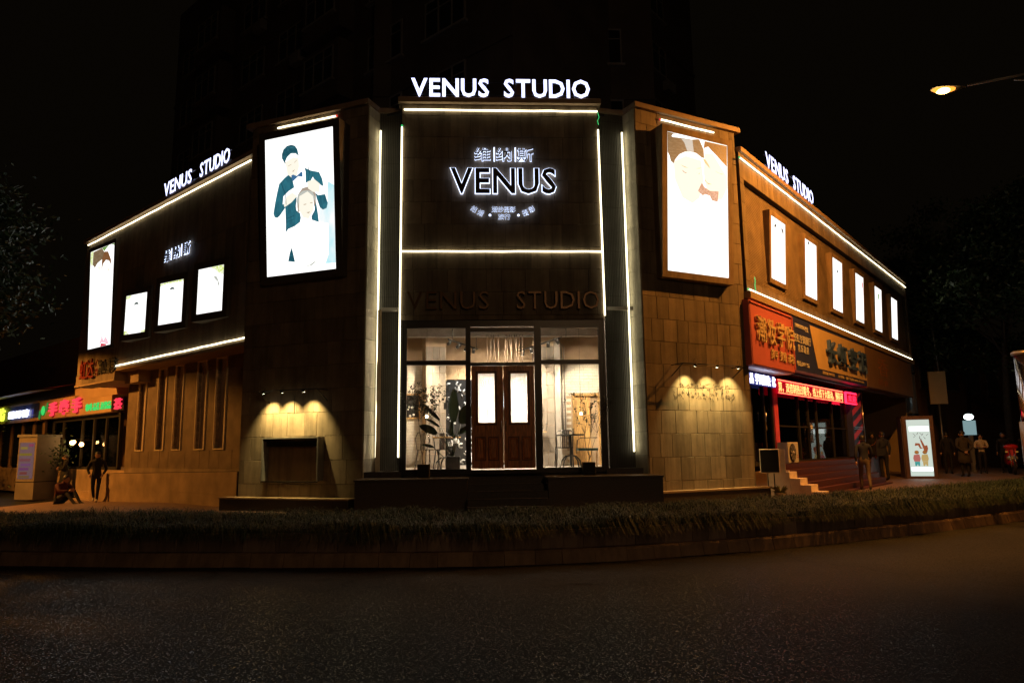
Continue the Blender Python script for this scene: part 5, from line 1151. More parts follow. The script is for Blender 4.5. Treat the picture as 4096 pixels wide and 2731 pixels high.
# platform and steps
m = Mb(); m.box(1.5, 12.0, -.04, .5, .3, 1.17); o = pt('shop_platform', m, M['redstep'], B, RW)
for k in range(5):
    z = 1.02 - .15 * k; y0 = -.04 - .19 * (k + 1)
    o = pt('shop_step', Mb().box(1.5, 9.0, y0, y0 + .189, .1, z), M['redstep'], B, RW)
    ob('step_end', Mb().box(1.482, 1.50, y0, y0 + .185, max(.3, z - .15) + .004, z + .006), M['whitestep'], o)
pt('step_cheek', Mb().box(1.482, 1.499, -.035, .5, 1.025, 1.172), M['whitestep'], B, RW)
for k in range(4):
    z = 1.0 - .15 * k; y0 = -.2 - .24 * k
    pt('step_cheek', Mb().box(.85, 1.40, y0 - .24, y0 - .005 if k else .4, .2, z), M['whitestep'], B, RW)
# outdoor unit
t = fthing('air_conditioner', 'white outdoor air conditioner unit standing on the shop platform beside the pink column', 'air conditioner', RW, 2.62, .0, 1.175)
ob('casing', Mb().bbox(-.40, .40, 0, .28, 0, .54, .015), M['white'], t)
t2 = Mb(); t2.lathe((0, 0, 0), [(.215, 0), (.235, .01), (.235, .02)], 28); o = ob('fan_grille', t2, M['dull'], t, (-.10, .0, .27), (R(90), 0, 0))
for k in range(9): a = 2 * math.pi * k / 9; ob('blade', Mb().add([(0.03, 0, .022), (.2, -.03, .025), (.2, .05, .03), (.03, .02, .026)], [(0, 1, 2, 3)]), M['grey'], o, rot=(0, 0, a))
ob('hub', Mb().lathe((0, 0, 0), [(.045, .02), (.04, .05)], 14), M['white'], o)
ob('badge', Mb().box(.26, .36, -.004, 0, .14, .16).box(.28, .34, -.004, 0, .19, .21), M['redboard'], t); ob('foot', Mb().box(-.34, -.26, -.02, .3, -.03, 0).box(.26, .34, -.02, .3, -.03, 0), M['dull'], t)
# standing screen / sign board by the corner
t = thing('display_stand', 'black framed advertising board on two thin legs at the foot of the right corner wall', 'sign stand', (6.02, 16.95, .62), R(-22))
ob('frame', Mb().bbox(-.22, .22, -.05, .04, .38, .94, .01), M['whitestep'], t); ob('screen', Mb().box(-.20, .20, -.056, -.05, .40, .92), M['black'], t)
ob('back_board', Mb().box(.22, .34, .0, .10, .40, .93), M['whitestep'], t)
for x in (-.06, .08): ob('leg', Mb().tube([(x, 0, 0), (x, 0, .38)], .014, 6), M['black'], t)
t = thing('potted_plant', 'small yellow-leaved plant in a low pot at the foot of the advertising board', 'plant', (6.15, 16.75, .40), 0)
ob('pot', Mb().lathe((0, 0, 0), [(.10, 0), (.14, .16)], 14), M['brnboard'], t); m = Mb()
M['yleaf'] = leafmat('yellow green leaf', (.22, .20, .04), .4)
for i in range(40): a = random.uniform(0, 6.3); r_ = random.uniform(.1, .26); leafblade(m, (0, 0, .15), (math.cos(a) * r_, math.sin(a) * r_, .15 + random.uniform(.05, .25)), .016, .06, 4)
ob('foliage', m, M['yleaf'], t)

# ================================================================== LEFT STREET: CAFE ROW
cr = fthing('cafe_row_building', 'low row of cafes with tan sign band and awnings beyond the left wing', 'building', LW, -15, 1.5, .1)
def cp(name, m, mat): return ob(name, m, mat, cr)
M['tan'] = pr('tan sign band', (.45, .30, .17), .7, var=.12, scale=1.2)
cp('wall', Mb().box(-24, 3.9, 3.0, 3.2, 0, 5.0).box(-24, 3.9, .3, 3, 3.9, 4.1), M['brnboard'])
cp('floor', Mb().box(-24, 6.3, -.2, 3.0, 0, 1.0), M['plinth'])
cp('upper_wall', Mb().box(-24, 3.6, .8, 3.0, 4.1, 6.6), M['brnboard'])
cp('wall', Mb().box(3.9, 8.5, 3.0, 3.2, 0, 3.9), M['brnboard'])
fm = Mb()
for x in (-3.4, -2.2, -.1, 1.1, 2.3, 3.5): fm.box(x, x + .12, 0, .12, 1.0, 3.0)
fm.box(-3.4, 3.6, 0, .12, 2.86, 3.0); fm.box(-3.4, 3.6, 0, .1, 1.0, 1.1)
fo = cp('window_frame', fm, M['dull'])
for a, b in ((-3.28, -2.2), (-2.08, -.1), (.02, 1.1), (1.22, 2.3), (2.42, 3.5)): ob('pane', Mb().box(a, b, .05, .056, 1.1, 2.86), M['glass'], fo)
for x in (-12.5, -10.9, -9.2, -7.6, -6, -4.7): fo = cp('window_post', Mb().box(x, x + .16, 0, .14, 1.0, 3.0), M['brnboard'])
for x in (-12.34, -10.74, -9.04, -7.44, -5.84): ob('pane', Mb().box(x, x + 1.4, .05, .056, 1.1, 2.9), M['darkglass'], fo)
cp('beam', Mb().box(-.3, 3.9, -.25, .1, 3.62, 4.06), M['tan'])
M['awn'] = pr('pale awning', (.55, .50, .50), .7)
cp('awning', Mb().add([(-14, .0, 4.25), (-3.0, .0, 4.28), (-3.0, -1.1, 4.10), (-14, -1.1, 4.05)], [(0, 1, 2, 3)]), M['awn'])
cp('awning', Mb().add([(-7, .2, 4.45), (-.3, .2, 4.35), (-.3, -.5, 4.2), (-7, -.6, 4.35)], [(0, 1, 2, 3)]), M['redboard'])
cp('awning_bracket', Mb().tube([(-9.0, -1.1, 4.1), (-9.0, -1.1, 3.9), (-9.7, -1.1, 3.86)], .02, 6), M['black'])
M['nred'] = em('pink red neon letter', (1.0, .035, .075), 1.25); M['ngreen'] = em('green neon letter', (.02, .85, .16), .8); M['dgreen'] = em('dim green neon', (.0, .42, .08), .45)
M['nyel'] = em('yellow green neon letter', (.85, 1.0, .06), 1.8); M['nwhite'] = em('white neon letter', (.75, .78, 1), 2.6)
t = fthing('shop_sign', 'tan board with three pink-red neon characters and small green text', 'sign', LW, -19.4, 1.25, 3.12)
ob('board', Mb().bbox(0, 7.8, .0, .25, 0, .60, .01).box(0, 4.6, .0, .25, .60, .78), M['tan'], t)
cjk(t, '手', 1.55, 2.45, .10, .62, M['nred'], -.10, .08, .03); cjk(t, '牵', 2.85, 3.75, .10, .66, M['nred'], -.10, .08, .03); cjk(t, '手', 4.2, 5.1, .12, .66, M['nred'], -.10, .08, .03)
for ch, x in (('咖', 5.40), ('啡', 5.72), ('品', 6.12), ('茗', 6.44), ('酒', 6.84), ('饮', 7.20), ('品', 7.50)): cjk(t, ch, x, x + .32, .12, .40, M['ngreen'], -.02, .03, .0)
for x, z, r_, mt in ((.28, .12, .12, 'dgreen'), (.32, .28, .12, 'dgreen'), (.68, .36, .20, 'ngreen'), (1.1, .44, .13, 'dgreen'), (1.18, .58, .10, 'dgreen')): ob('neon_shape', Mb().ball((x, -.06, z), r_, 1, .2, 1.0, 12, 7), M[mt], t)
t = fthing('shop_sign', 'red neon tea character at the wall end beside the ribbed wall', 'sign', LW, -11.45, 1.3, 3.15)
ob('board', Mb().box(0, .8, .0, .1, 0, .45), M['dull'], t); cjk(t, '茶', .1, .75, .04, .42, M['nred'], -.05, .06, .02)
t = fthing('shop_sign', 'dark board with yellow-green neon and white neon characters at the far left edge', 'sign', LW, -27.4, 1.25, 3.10)
ob('board', Mb().box(0, 7.95, .0, .2, .12, .75), M['blueboard'], t); ob('edge_trim', Mb().box(0, 7.95, -.04, .2, 0, .12).box(0, 7.95, -.04, .2, .75, .84), M['tan'], t)
cjk(t, '茶坊', .7, 3.5, .16, .72, M['nyel'], -.08, .06, .035, fill=.8)
for ch, x in (('甜', 4.0), ('鲜', 5.0), ('醇', 6.05)): cjk(t, ch, x, x + .82, .20, .52, M['nwhite'], -.08, .06, .025)
ob('exclamation', Mb().box(7.15, 7.22, -.05, 0, .28, .50).box(7.15, 7.22, -.05, 0, .18, .24), M['ledblue'], t)
t = fthing('shop_sign', 'unlit advertising agency sign with dark red and black characters on the left wing end', 'sign', LW, -10.9, -.05, 4.10)
M['dkred'] = pr('dark red letter', (.18, .012, .008), .4)
cjk(t, '虹达', .1, 1.35, -.02, .62, M['dkred'], -.03, .05, .012); cjk(t, '广', 1.42, 1.70, .32, .56, M['dkred'], -.02, .03); cjk(t, '告', 1.42, 1.70, .04, .28, M['dkred'], -.02, .03)
cjk(t, '高山喜带', 1.75, 3.10, .05, .50, M['blackface'], -.03, .05, .012)
M['warmb'] = em('warm shop lamp', (1, .55, .18), 22)
for x, y, z, lab in ((-13.9, 1.15, 2.02, 'round warm lantern bulb at the cafe window post, right of the pair'), (-14.9, 1.15, 2.10, 'warm twin lantern at the cafe window post, left of the pair'), (-17.5, 1.1, 2.1, 'small warm lamp on the cafe front right above the utility cabinet')):
    t = fthing('wall_lamp', lab, 'wall lamp', LW, x, y, z); ob('bulb', Mb().ball((0, 0, 0), .075), M['warmb'], t); ob('bracket', Mb().tube([(0, .0, .07), (0, .1, .14), (0, .35, .14)], .012, 5), M['black'], t)
    if 'twin' in lab: ob('bulb', Mb().ball((.2, 0, .02), .065), M['warmb'], t)
t = fthing('ceiling_lamp', 'small white ceiling lamp glowing inside the cafe', 'ceiling lamp', LW, -12.9, 3.3, 2.62); ob('diffuser', Mb().ball((0, 0, 0), .10, 1.2, 1, .4), M['nwhite'], t); ob('tube', Mb().tube([(.12, 0, 0), (.8, .1, 0)], .012, 5), M['grey'], t)
spot_light('spot_beam', LW.w(-13.5, 2.6, 3.5), LW.w(-13.5, 4.4, 1.5), 40, 120, .8, (1, .8, .5), cr)
# cafe steps and utility cabinet
m = Mb()
for k in range(4): m.box(3.5, 6.1, -.5 - .3 * k, -.2 - .3 * k + .001 * k, 0, 1.0 - .22 * (k + 1))
cp('step', m, M['plinth'])
t = thing('utility_cabinet', 'tall grey utility cabinet with a colourful worn poster on its left face', 'cabinet', (-17.35, 26.1, .06), R(-12))
M['cab'] = pr('weathered cabinet paint', (.20, .175, .15), .7, var=.25, scale=1.5)
ob('body', Mb().bbox(-.80, 0, 0, 1.02, 0, 2.24, .01), M['cab'], t); ob('lid', Mb().box(-.84, .04, -.04, 1.06, 2.245, 2.34), M['grey'], t); ob('seam', Mb().box(-.804, .004, -.004, 1.024, .62, .65), M['dull'], t)
po = ob('poster', Mb().box(-.72, -.08, -.012, -.002, .75, 2.05), em('dim backlit poster', (.42, .30, .45), .16), t)
random.seed(5)
for z, a, b, c_ in ((1.85, .15, .45, (.6, .5, .1)), (1.62, .12, .65, (.45, .38, .05)), (1.42, .14, .6, (.35, .1, .2)), (1.25, .2, .62, (.3, .12, .5)), (1.10, .15, .55, (.25, .05, .4)), (.95, .18, .5, (.35, .05, .1)), (.82, .15, .6, (.3, .2, .1)), (1.95, .5, .7, (.6, .05, .3))):
    ob('print', Mb().box(a - .82, b - .82, -.016, -.013, z - .045, z + .045), em('print ink', c_, .22), po)
t = thing('street_bin_base', 'thin metal stand low behind the grass left of the utility cabinet', 'stand', (-17.0, 23.4, .1), 0); ob('post', Mb().tube([(0, 0, 0), (0, 0, .35)], .02, 6).tube([(-.3, 0, .02), (.3, 0, .02)], .015, 6), M['steel'], t)
t['category'] = 'stand'; t.name = 'sign_stand'

# ================================================================== RIGHT SIDE STREET FURNITURE
M['kiosk'] = pr('brown kiosk steel', (.13, .075, .06), .4, metal=.3); M['kioskside'] = pr('grey kiosk side', (.16, .14, .17), .5, var=.3)
t = thing('advertising_kiosk', 'tall street light box with a lit panel showing plum branches and two small figures', 'kiosk', (14.75, 26.1, .35), R(-18))
ob('body', Mb().bbox(-.52, .52, 0, .9, 0, 2.28, .02), M['kiosk'], t); ob('side_panel', Mb().box(-.535, -.521, .05, .86, .05, 2.2), M['kioskside'], t)
pn = ob('lit_panel', Mb().box(-.37, .37, -.012, .0, .12, 2.14), em('kiosk lit panel', (.80, .94, .84), .72), t)
ob('tube_glow', Mb().box(-.30, .34, -.016, -.013, 1.72, 1.90).box(-.33, .36, -.016, -.013, .30, .44), em('kiosk tube glow', (.9, 1, .95), 2.2), pn)
def kp(c_, pts): m = Mb(); m.add([(x, -.018, z) for x, z in pts], [tuple(range(len(pts)))[::-1]]); me = m.mesh('print', em('kiosk ink', c_, .55)); bm = bmesh.new(); bm.from_mesh(me); bmesh.ops.triangulate(bm, faces=bm.faces); bm.to_mesh(me); bm.free(); link('print', me, pn)
for P in (((.02, 1.42), (.08, 1.40), (.16, 1.20), (.24, 1.22), (.26, 1.10), (.22, .96), (.10, .98), (.12, 1.05)), ((-.14, 1.30), (.0, 1.29), (.04, 1.15), (.10, 1.10), (.0, 1.10), (-.05, 1.22), (-.16, 1.20))): kp((.50, .12, .05), P)
for a in range(10):
    x, z = random.uniform(-.2, .25), random.uniform(1.4, 1.62); b = random.uniform(-1, 1); L_ = .10; kp((.14, .10, .12), ((x, z), (x + L_ * math.sin(b), z + L_ * math.cos(b)), (x + L_ * math.sin(b) + .015, z + L_ * math.cos(b)), (x + .02, z)))
for x, c1, c2 in ((-.12, (.75, .22, .20), (.05, .55, .52)), (.14, (.85, .60, .22), (.85, .60, .22))):
    kp(c1, ((x - .10, .88), (x + .08, .90), (x + .11, .74), (x + .08, .64), (x - .10, .64), (x - .13, .75))); kp(c2, ((x - .09, .635), (x + .08, .635), (x + .07, .48), (x + .02, .48), (x, .56), (x - .03, .48), (x - .08, .48)))
    m = Mb(); m.ball((x, -.014, .97), .075, 1, .1, .9, 12, 6); ob('print', m, M['paperw'], pn)
t = thing('round_lantern', 'glowing white oval lantern on a pale lit box post far behind the walkers', 'lantern', (19.9, 31.3, .35), 0)
ob('globe', Mb().ball((.05, 0, 2.40), .19, 1, 1, .7, 18, 10), em('lantern globe', (.85, 1, .97), 4), t); ob('lit_box', Mb().box(-.17, .27, -.1, .1, 1.62, 2.24), em('pale lit box', (.35, .55, .58), .55), t); ob('post', Mb().box(-.02, .12, -.06, .06, 0, 1.62), M['grey'], t)
t = thing('steel_column', 'wide polished steel column with a capped top at the right edge of the street', 'column', (14.56, 20.0, .35), 0)
M['chrome'] = pr('polished steel sheet', (.50, .48, .50), .16, metal=1.0, var=.05)
ob('shaft', Mb().lathe((0, 0, 0), [(.30, 0), (.30, 3.72)], 40), M['chrome'], t); ob('cap', Mb().lathe((0, 0, 0), [(.34, 3.722), (.36, 3.76), (.36, 3.80), (.30, 3.84)], 40), M['lampmetal'], t); ob('sleeve', Mb().lathe((0, 0, 0), [(.345, 0), (.345, 1.85)], 32), M['lampmetal'], t)
t = thing('hanging_sign_board', 'blank tan sign board held under a tall thin pole beyond the right wing', 'sign', (20.6, 34.4, .3), R(-15))
ob('board', Mb().bbox(-.38, .38, 0, .12, 3.2, 4.78, .01), M['yelboard'], t); ob('pole', Mb().tube([(.12, .06, 4.8), (.0, .06, 7.4)], .05, 8).tube([(0, .06, 0), (0, .06, 3.2)], .05, 8), M['lampmetal'], t)
t = fthing('round_tower', 'round glass and metal stair tower closing the end of the right wing', 'tower', RW, 20.6, .7, .3)
M['towerg'] = pr('dusky tower glass', (.10, .10, .10), .25, var=.3, scale=2)
ob('shaft', Mb().lathe((0, 0, 0), [(.62, 0), (.62, 9.2)], 24), M['towerg'], t)
for z in (2.6, 4.5, 6.4, 8.3): ob('band', Mb().lathe((0, 0, 0), [(.65, z), (.65, z + .1)], 24), M['black'], t)
t = fthing('folding_rack', 'small pale wire rack standing on the shop platform far right', 'rack', RW, 13.2, .1, .36); m = Mb()
for x in (0, .4): m.tube([(x, 0, 0), (x, 0, 1.3)], .02, 5)
for k in range(9): m.tube([(0, 0, .1 + k * .14), (.4, 0, .1 + k * .14)], .012, 5)
ob('rails', m, M['yelboard'], t)
# a dark street block closing the right end
t = thing('corner_shop_building', 'dark low building at the far right end of the street', 'building', (30, 44, .2), R(40)); ob('wall', Mb().box(-14, 12, 0, 8, 0, 7.5), M['brnboard'], t); ob('roof', Mb().box(-14.3, 12.3, -.4, 8.2, 7.52, 7.8), M['dull'], t)
for i in range(6): o = ob('window', Mb().box(-12 + i * 3.4, -10 + i * 3.4, -.05, 0, 4.2, 6), M['grey'], t); ob('pane', Mb().box(-11.9 + i * 3.4, -10.1 + i * 3.4, -.07, -.052, 4.3, 5.9), M['darkglass'], o)

# ================================================================== APARTMENT BLOCK BEHIND
M['apt'] = pr('old apartment render', (.075, .06, .043), .85, var=.3, scale=.6); M['aptframe'] = pr('window frame paint', (.20, .19, .16), .6)
A = thing('apartment_building', 'dark apartment tower with bay windows rising behind the studio', 'building', (0, 30, .3)); 
def ap(name, m, mat, F, y, parent=None): return ob(name, m, mat, A, F.w(0, y, 0) - A.location, (0, 0, F.rz))
facs = ((LW, 8.0, -24, 1.5, 'LW'), (C, 10.5, -4.5, 6.5, 'C'), (RW, 8.5, 0.5, 17, 'RW'))
wmesh = {}
def winmesh():
    f = Mb(); W_, H_ = 2.1, 1.5
    f.box(-W_ / 2, W_ / 2, -.06, 0, 0, .06); f.box(-W_ / 2, W_ / 2, -.06, 0, H_ - .06, H_); 
    for x in (-W_ / 2, -.35, .35, W_ / 2 - .06): f.box(x, x + .06, -.06, 0, .06, H_ - .06)
    f.box(-W_ / 2, W_ / 2, -.055, 0, H_ - .45, H_ - .41)
    f.box(-W_ / 2 - .1, W_ / 2 + .1, -.16, 0, -.10, -.002)
    return f.mesh('window', M['aptframe']), Mb().box(-W_ / 2 + .06, W_ / 2 - .06, -.03, -.02, .06, H_ - .06).mesh('pane', M['darkglass'])
wf_, wp_ = winmesh(); bay = Mb().bbox(-1.35, 1.35, -.75, 0, -.75, 1.75, .02).mesh('bay', M['apt']); acm = Mb().bbox(-.38, .38, -.42, -.08, 0, .5, .02).mesh('air_unit', M['grey'])
for F, y, x0, x1, k_ in facs:
    w = Mb(); w.box(x0, x1, 0, 6, 6, 27); wo = ob('wall', w, M['apt'], A, F.w(0, y, 0) - A.location, (0, 0, F.rz))
    n = int((x1 - x0) / 3.4)
    for fl in range(5):
        z = 10.6 + fl * 3.0
        if z > 24: break
        for i in range(n):
            x = x0 + 1.9 + i * 3.4; bayed = (i % 3 == 1); off = -.76 if bayed else 0
            if bayed: link('bay', bay, wo, (x, -.001, z))
            o = link('window', wf_, wo, (x, off, z)); link('pane', wp_, o) if False else link('pane', wp_, wo, (x, off, z))
            if (i + fl) % 4 == 2 and not bayed: link('air_unit', acm, wo, (x + .9, 0, z - .8))
    ob('string_course', Mb().box(x0, x1, -.12, 0, 9.0, 9.25).box(x0, x1, -.08, 0, 15.1, 15.25).box(x0, x1, -.08, 0, 21.1, 21.25), M['apt'], wo)

# ================================================================== TREES
def tree(label, base, crown, rad, leaves, size, seed, mat, lean=(0, 0)):
    rnd = random.Random(seed); t = thing('street_tree', label, 'tree', base); b = Vector(base); c_ = Vector(crown) - b
    tr = Mb(); P = [Vector((0, 0, 0)), Vector((c_.x * .15, c_.y * .15, c_.z * .35)), Vector((c_.x * .6, c_.y * .6, c_.z * .7)), c_]; tr.tube(P, [.20, .16, .12, .05], 10)
    tips = []
    for k in range(16):
        a = rnd.uniform(0, 6.28); e = rnd.uniform(-.35, 1.2); st = P[1].lerp(c_, rnd.uniform(.35, .95)); d = Vector((math.cos(a) * math.cos(e) * rad[0], math.sin(a) * math.cos(e) * rad[1], math.sin(e) * rad[2])) * rnd.uniform(.6, .95)
        en = c_ + d; mid = st.lerp(en, .5) + Vector((0, 0, .3)); tr.tube([st, mid, en], [.06, .035, .012], 6); tips += [mid, en]
        for j in range(3): q = en + Vector([rnd.gauss(0, .5) for _ in range(3)]); tr.tube([mid.lerp(en, .6), q], [.015, .005], 5); tips.append(q)
    ob('trunk', tr, M['bark'], t)
    cl = list(tips)
    for k in range(70):
        while True:
            v = Vector((rnd.uniform(-1, 1), rnd.uniform(-1, 1), rnd.uniform(-1, 1)))
            if .45 < v.length < 1: break
        n_ = .82 + .25 * math.sin(v.x * 5 + seed) * math.cos(v.z * 4 + v.y * 3); cl.append(c_ + Vector((v.x * rad[0], v.y * rad[1], v.z * rad[2])) * n_)
    vs = []; fs = []
    for i in range(leaves):
        q = cl[rnd.randrange(len(cl))]; p = q + Vector((rnd.gauss(0, .42), rnd.gauss(0, .42), rnd.gauss(0, .30)))
        a = Vector((rnd.gauss(0, 1), rnd.gauss(0, 1), rnd.gauss(-.3, .7))).normalized(); s_ = a.cross(Vector((rnd.gauss(0, 1), rnd.gauss(0, 1), rnd.gauss(0, 1)))).normalized(); L_ = size * rnd.uniform(.6, 1.25); o = len(vs)
        vs += [p - a * L_, p + s_ * L_ * .42, p + a * L_, p - s_ * L_ * .42]; fs.append((o, o + 1, o + 2, o + 3))
    m = Mb(); m.v = [tuple(v) for v in vs]; m.f = fs; m.m = [0] * len(fs); m.smooth = [False] * len(fs)
    tag(ob('crown', m, mat, t), kind='stuff')
tree('leafy tree at the left edge, its crown lit faintly beside the left wing', (-14.2, 15.2, .1), (-14.7, 15.4, 6.4), (3.0, 2.8, 3.8), 70000, .08, 4, M['leaf'])
tree('leafy tree at the right edge, dim crown behind the street lamp', (23.5, 34, .3), (24.0, 34, 9.2), (5.6, 4.5, 5.6), 34000, .13, 9, M['leaf'])
tree('shrubby dark tree in front of the cafe at the far left', (-22.5, 27.5, 0), (-22.5, 27.5, 1.6), (1.6, 1.2, 1.2), 5000, .07, 12, M['leaf'])
t = thing('potted_shrub', 'dark shrub in a pot on the cafe terrace behind the standing woman', 'plant', LW.w(-15.4, .6, .9)); m = Mb()
for i in range(900):
    p = Vector((random.gauss(0, .3), random.gauss(0, .25), .75 + random.gauss(0, .28))); a = Vector([random.gauss(0, 1) for _ in range(3)]).normalized(); s_ = a.orthogonal().normalized(); m.add([p - a * .07, p + s_ * .03, p + a * .07, p - s_ * .03], [(0, 1, 2, 3)])
ob('foliage', m, M['leaf'], t)['kind'] = 'stuff'; ob('pot', Mb().lathe((0, 0, 0), [(.2, 0), (.26, .4)], 14), M['dull'], t)

# ================================================================== GRASS OF THE BED
def grass():
    rnd = random.Random(11); V = []; F_ = []
    s0 = next(LEN[i] for i in range(len(ARC)) if ARC[i].x > -15); s1 = next(LEN[i] for i in range(len(ARC)) if ARC[i].x > 19.5)
    tufts = 7600
    for k in range(tufts):
        s_ = rnd.uniform(s0, s1); f = rnd.random() ** 1.25; off = .17 + f * 2.55
        if k % 4 == 0: off = rnd.uniform(.16, .42)
        p, d, nn = arc(s_); q = p + nn * off
        lump = .5 + .5 * math.sin(s_ * 2.1 + off * 1.3) * math.cos(s_ * .83 - off * 2.2)
        if lump < .16 and rnd.random() < .7 and off > .5: continue
        z = .42 + .10 * math.sin(min(off, 2.6) / 2.75 * 3.1)
        if q.x < -9: z -= .04 * (-9 - q.x) * off / 2.75
        n_ = rnd.randint(10, 15); sc = (.62 + .55 * lump) * rnd.uniform(.8, 1.2)
        lx, ly = -nn.x * .2, -nn.y * .2
        for i in range(n_):
            a = rnd.uniform(0, 6.283); L_ = rnd.uniform(.26, .54) * sc; h = rnd.uniform(.06, .18) * sc
            dx, dy = math.cos(a) * .75 + lx, math.sin(a) * .75 + ly
            bx, by = q.x + rnd.gauss(0, .035), q.y + rnd.gauss(0, .035); w = rnd.uniform(.003, .0065); sx, sy = -math.sin(a) * w, math.cos(a) * w
            o = len(V)
            for t_, zz in ((0, 0), (.30, .82), (.68, 1.0), (1.0, .45)):
                ww = 1 - t_ * .75; X, Y = bx + dx * L_ * t_ ** 1.25, by + dy * L_ * t_ ** 1.25; Z = z + h * zz - (.12 * sc if (t_ == 1.0 and off < .4) else 0)
                V.append((X - sx * ww, Y - sy * ww, Z)); V.append((X + sx * ww, Y + sy * ww, Z))
            F_ += [(o + 2 * j, o + 2 * j + 1, o + 2 * j + 3, o + 2 * j + 2) for j in range(3)]
    me = bpy.data.meshes.new('grass'); me.from_pydata(V, [], F_); me.materials.append(M['grass']); me.update()
    o = link('grass', me); tag(o, 'long drooping ornamental grass filling the raised bed along the road', 'grass', kind='stuff')
grass()
# a leaf scrap on the road
m = Mb(); m.add([(0, 0, 0), (.12, .03, .01), (.22, .0, .015), (.2, -.05, .004), (.08, -.04, .002)], [(4, 3, 2, 1, 0)]); m.tube([(.2, -.01, .008), (.38, .0, .006), (.5, .005, .004)], .004, 4)
tag(ob('litter', m, M['dull'], None, (.45, 9.0, .006)), 'dark crumpled scrap lying on the road in front of the kerb', 'litter')

# ================================================================== PEOPLE
CM = {}
def cloth(name, c): 
    if name not in CM: CM[name] = pr(name, c, .85, var=.2, scale=12)
    return CM[name]
SKIN = pr('skin', (.42, .24, .16), .5, var=.05); HAIR = pr('dark hair', (.012, .009, .008), .5)
def person(label, loc, rz, h, top, legs, shoes, pose='stand', arms='down', coat=False, hair='short', bag=None, head_turn=0, group=None):
    t = thing('person', label, 'person', loc, rz, group); k = h / 1.72
    J = {'pelvis': (0, 0, .93), 'belly': (0, .0, 1.08), 'chest': (0, 0, 1.28), 'neck': (0, .0, 1.45), 'head0': (0, -.01, 1.52), 'head1': (0, -.02, 1.66),
         'shL': (.18, 0, 1.39), 'shR': (-.18, 0, 1.39), 'hipL': (.095, 0, .90), 'hipR': (-.095, 0, .90), 'knL': (.10, -.02, .50), 'knR': (-.10, -.02, .50), 'anL': (.10, .03, .09), 'anR': (-.10, .03, .09), 'toL': (.11, -.13, .035), 'toR': (-.11, -.13, .035),
         'elL': (.235, .03, 1.12), 'elR': (-.235, .03, 1.12), 'wrL': (.24, -.04, .88), 'wrR': (-.24, -.04, .88)}
    if pose == 'walk':
        J.update(knL=(.09, -.16, .52), anL=(.08, -.20, .11), toL=(.08, -.36, .06), knR=(-.09, .02, .50), anR=(-.08, .26, .16), toR=(-.08, .16, .04))
    if pose == 'sit':
        J.update(pelvis=(0, 0, .14), belly=(0, -.02, .30), chest=(0, -.10, .52), neck=(0, -.15, .66), head0=(0, -.20, .72), head1=(0, -.24, .85), shL=(.18, -.10, .60), shR=(-.18, -.10, .60), hipL=(.10, -.02, .13), hipR=(-.10, -.02, .13), knL=(.13, -.42, .42), knR=(-.13, -.44, .38), anL=(.13, -.70, .09), anR=(-.12, -.78, .08), toL=(.13, -.86, .05), toR=(-.12, -.94, .05), elL=(.24, -.30, .42), elR=(-.24, -.30, .42), wrL=(.08, -.46, .46), wrR=(-.08, -.46, .44))
    if arms == 'pockets': J.update(elL=(.28, .06, 1.12), elR=(-.28, .06, 1.12), wrL=(.20, -.07, .94), wrR=(-.20, -.07, .94))
    if arms == 'back': J.update(elL=(.27, .12, 1.12), elR=(-.27, .12, 1.12), wrL=(.05, .20, .93), wrR=(-.05, .20, .95))
    if arms == 'fold': J.update(elL=(.24, -.08, 1.13), elR=(-.24, -.08, 1.13), wrL=(-.06, -.22, 1.18), wrR=(.06, -.22, 1.14))
    if arms == 'swing': J.update(elL=(.24, .10, 1.13), wrL=(.24, .08, .90), elR=(-.24, -.05, 1.13), wrR=(-.22, -.20, .98))
    Rr = {'pelvis': .135, 'belly': .13, 'chest': .155, 'neck': .06, 'head0': .075, 'head1': .088, 'shL': .075, 'shR': .075, 'hipL': .095, 'hipR': .095, 'knL': .062, 'knR': .062, 'anL': .045, 'anR': .045, 'toL': .035, 'toR': .035, 'elL': .052, 'elR': .052, 'wrL': .036, 'wrR': .036}
    if coat: Rr.update(belly=.155, pelvis=.17, chest=.165)
    names = list(J); E_ = [('pelvis', 'belly'), ('belly', 'chest'), ('chest', 'neck'), ('neck', 'head0'), ('head0', 'head1'), ('chest', 'shL'), ('chest', 'shR'), ('shL', 'elL'), ('shR', 'elR'), ('elL', 'wrL'), ('elR', 'wrR'), ('pelvis', 'hipL'), ('pelvis', 'hipR'), ('hipL', 'knL'), ('hipR', 'knR'), ('knL', 'anL'), ('knR', 'anR'), ('anL', 'toL'), ('anR', 'toR')]
    me = bpy.data.meshes.new('sk'); me.from_pydata([J[n] for n in names], [(names.index(a), names.index(b)) for a, b in E_], [])
    bm = bmesh.new(); bm.from_mesh(me); sl = bm.verts.layers.skin.verify(); bm.verts.ensure_lookup_table()
    for i, n in enumerate(names): 
        r_ = Rr[n]; bm.verts[i][sl].radius = (r_, r_ * (.72 if n in ('chest', 'pelvis', 'belly') else 1)) ; bm.verts[i][sl].use_root = (n == 'pelvis')
    bm.to_mesh(me); bm.free()
    o = bpy.data.objects.new('sk', me); COL.objects.link(o); o.modifiers.new('s', 'SKIN'); o.modifiers.new('b', 'SUBSURF').levels = 1
    body = bpy.data.meshes.new_from_object(o.evaluated_get(bpy.context.evaluated_depsgraph_get())); bpy.data.objects.remove(o)
    mb = Mb(); mb.v = [tuple(v.co) for v in body.vertices]; mb.f = [tuple(p.vertices) for p in body.polygons]; mb.smooth = [True] * len(mb.f)
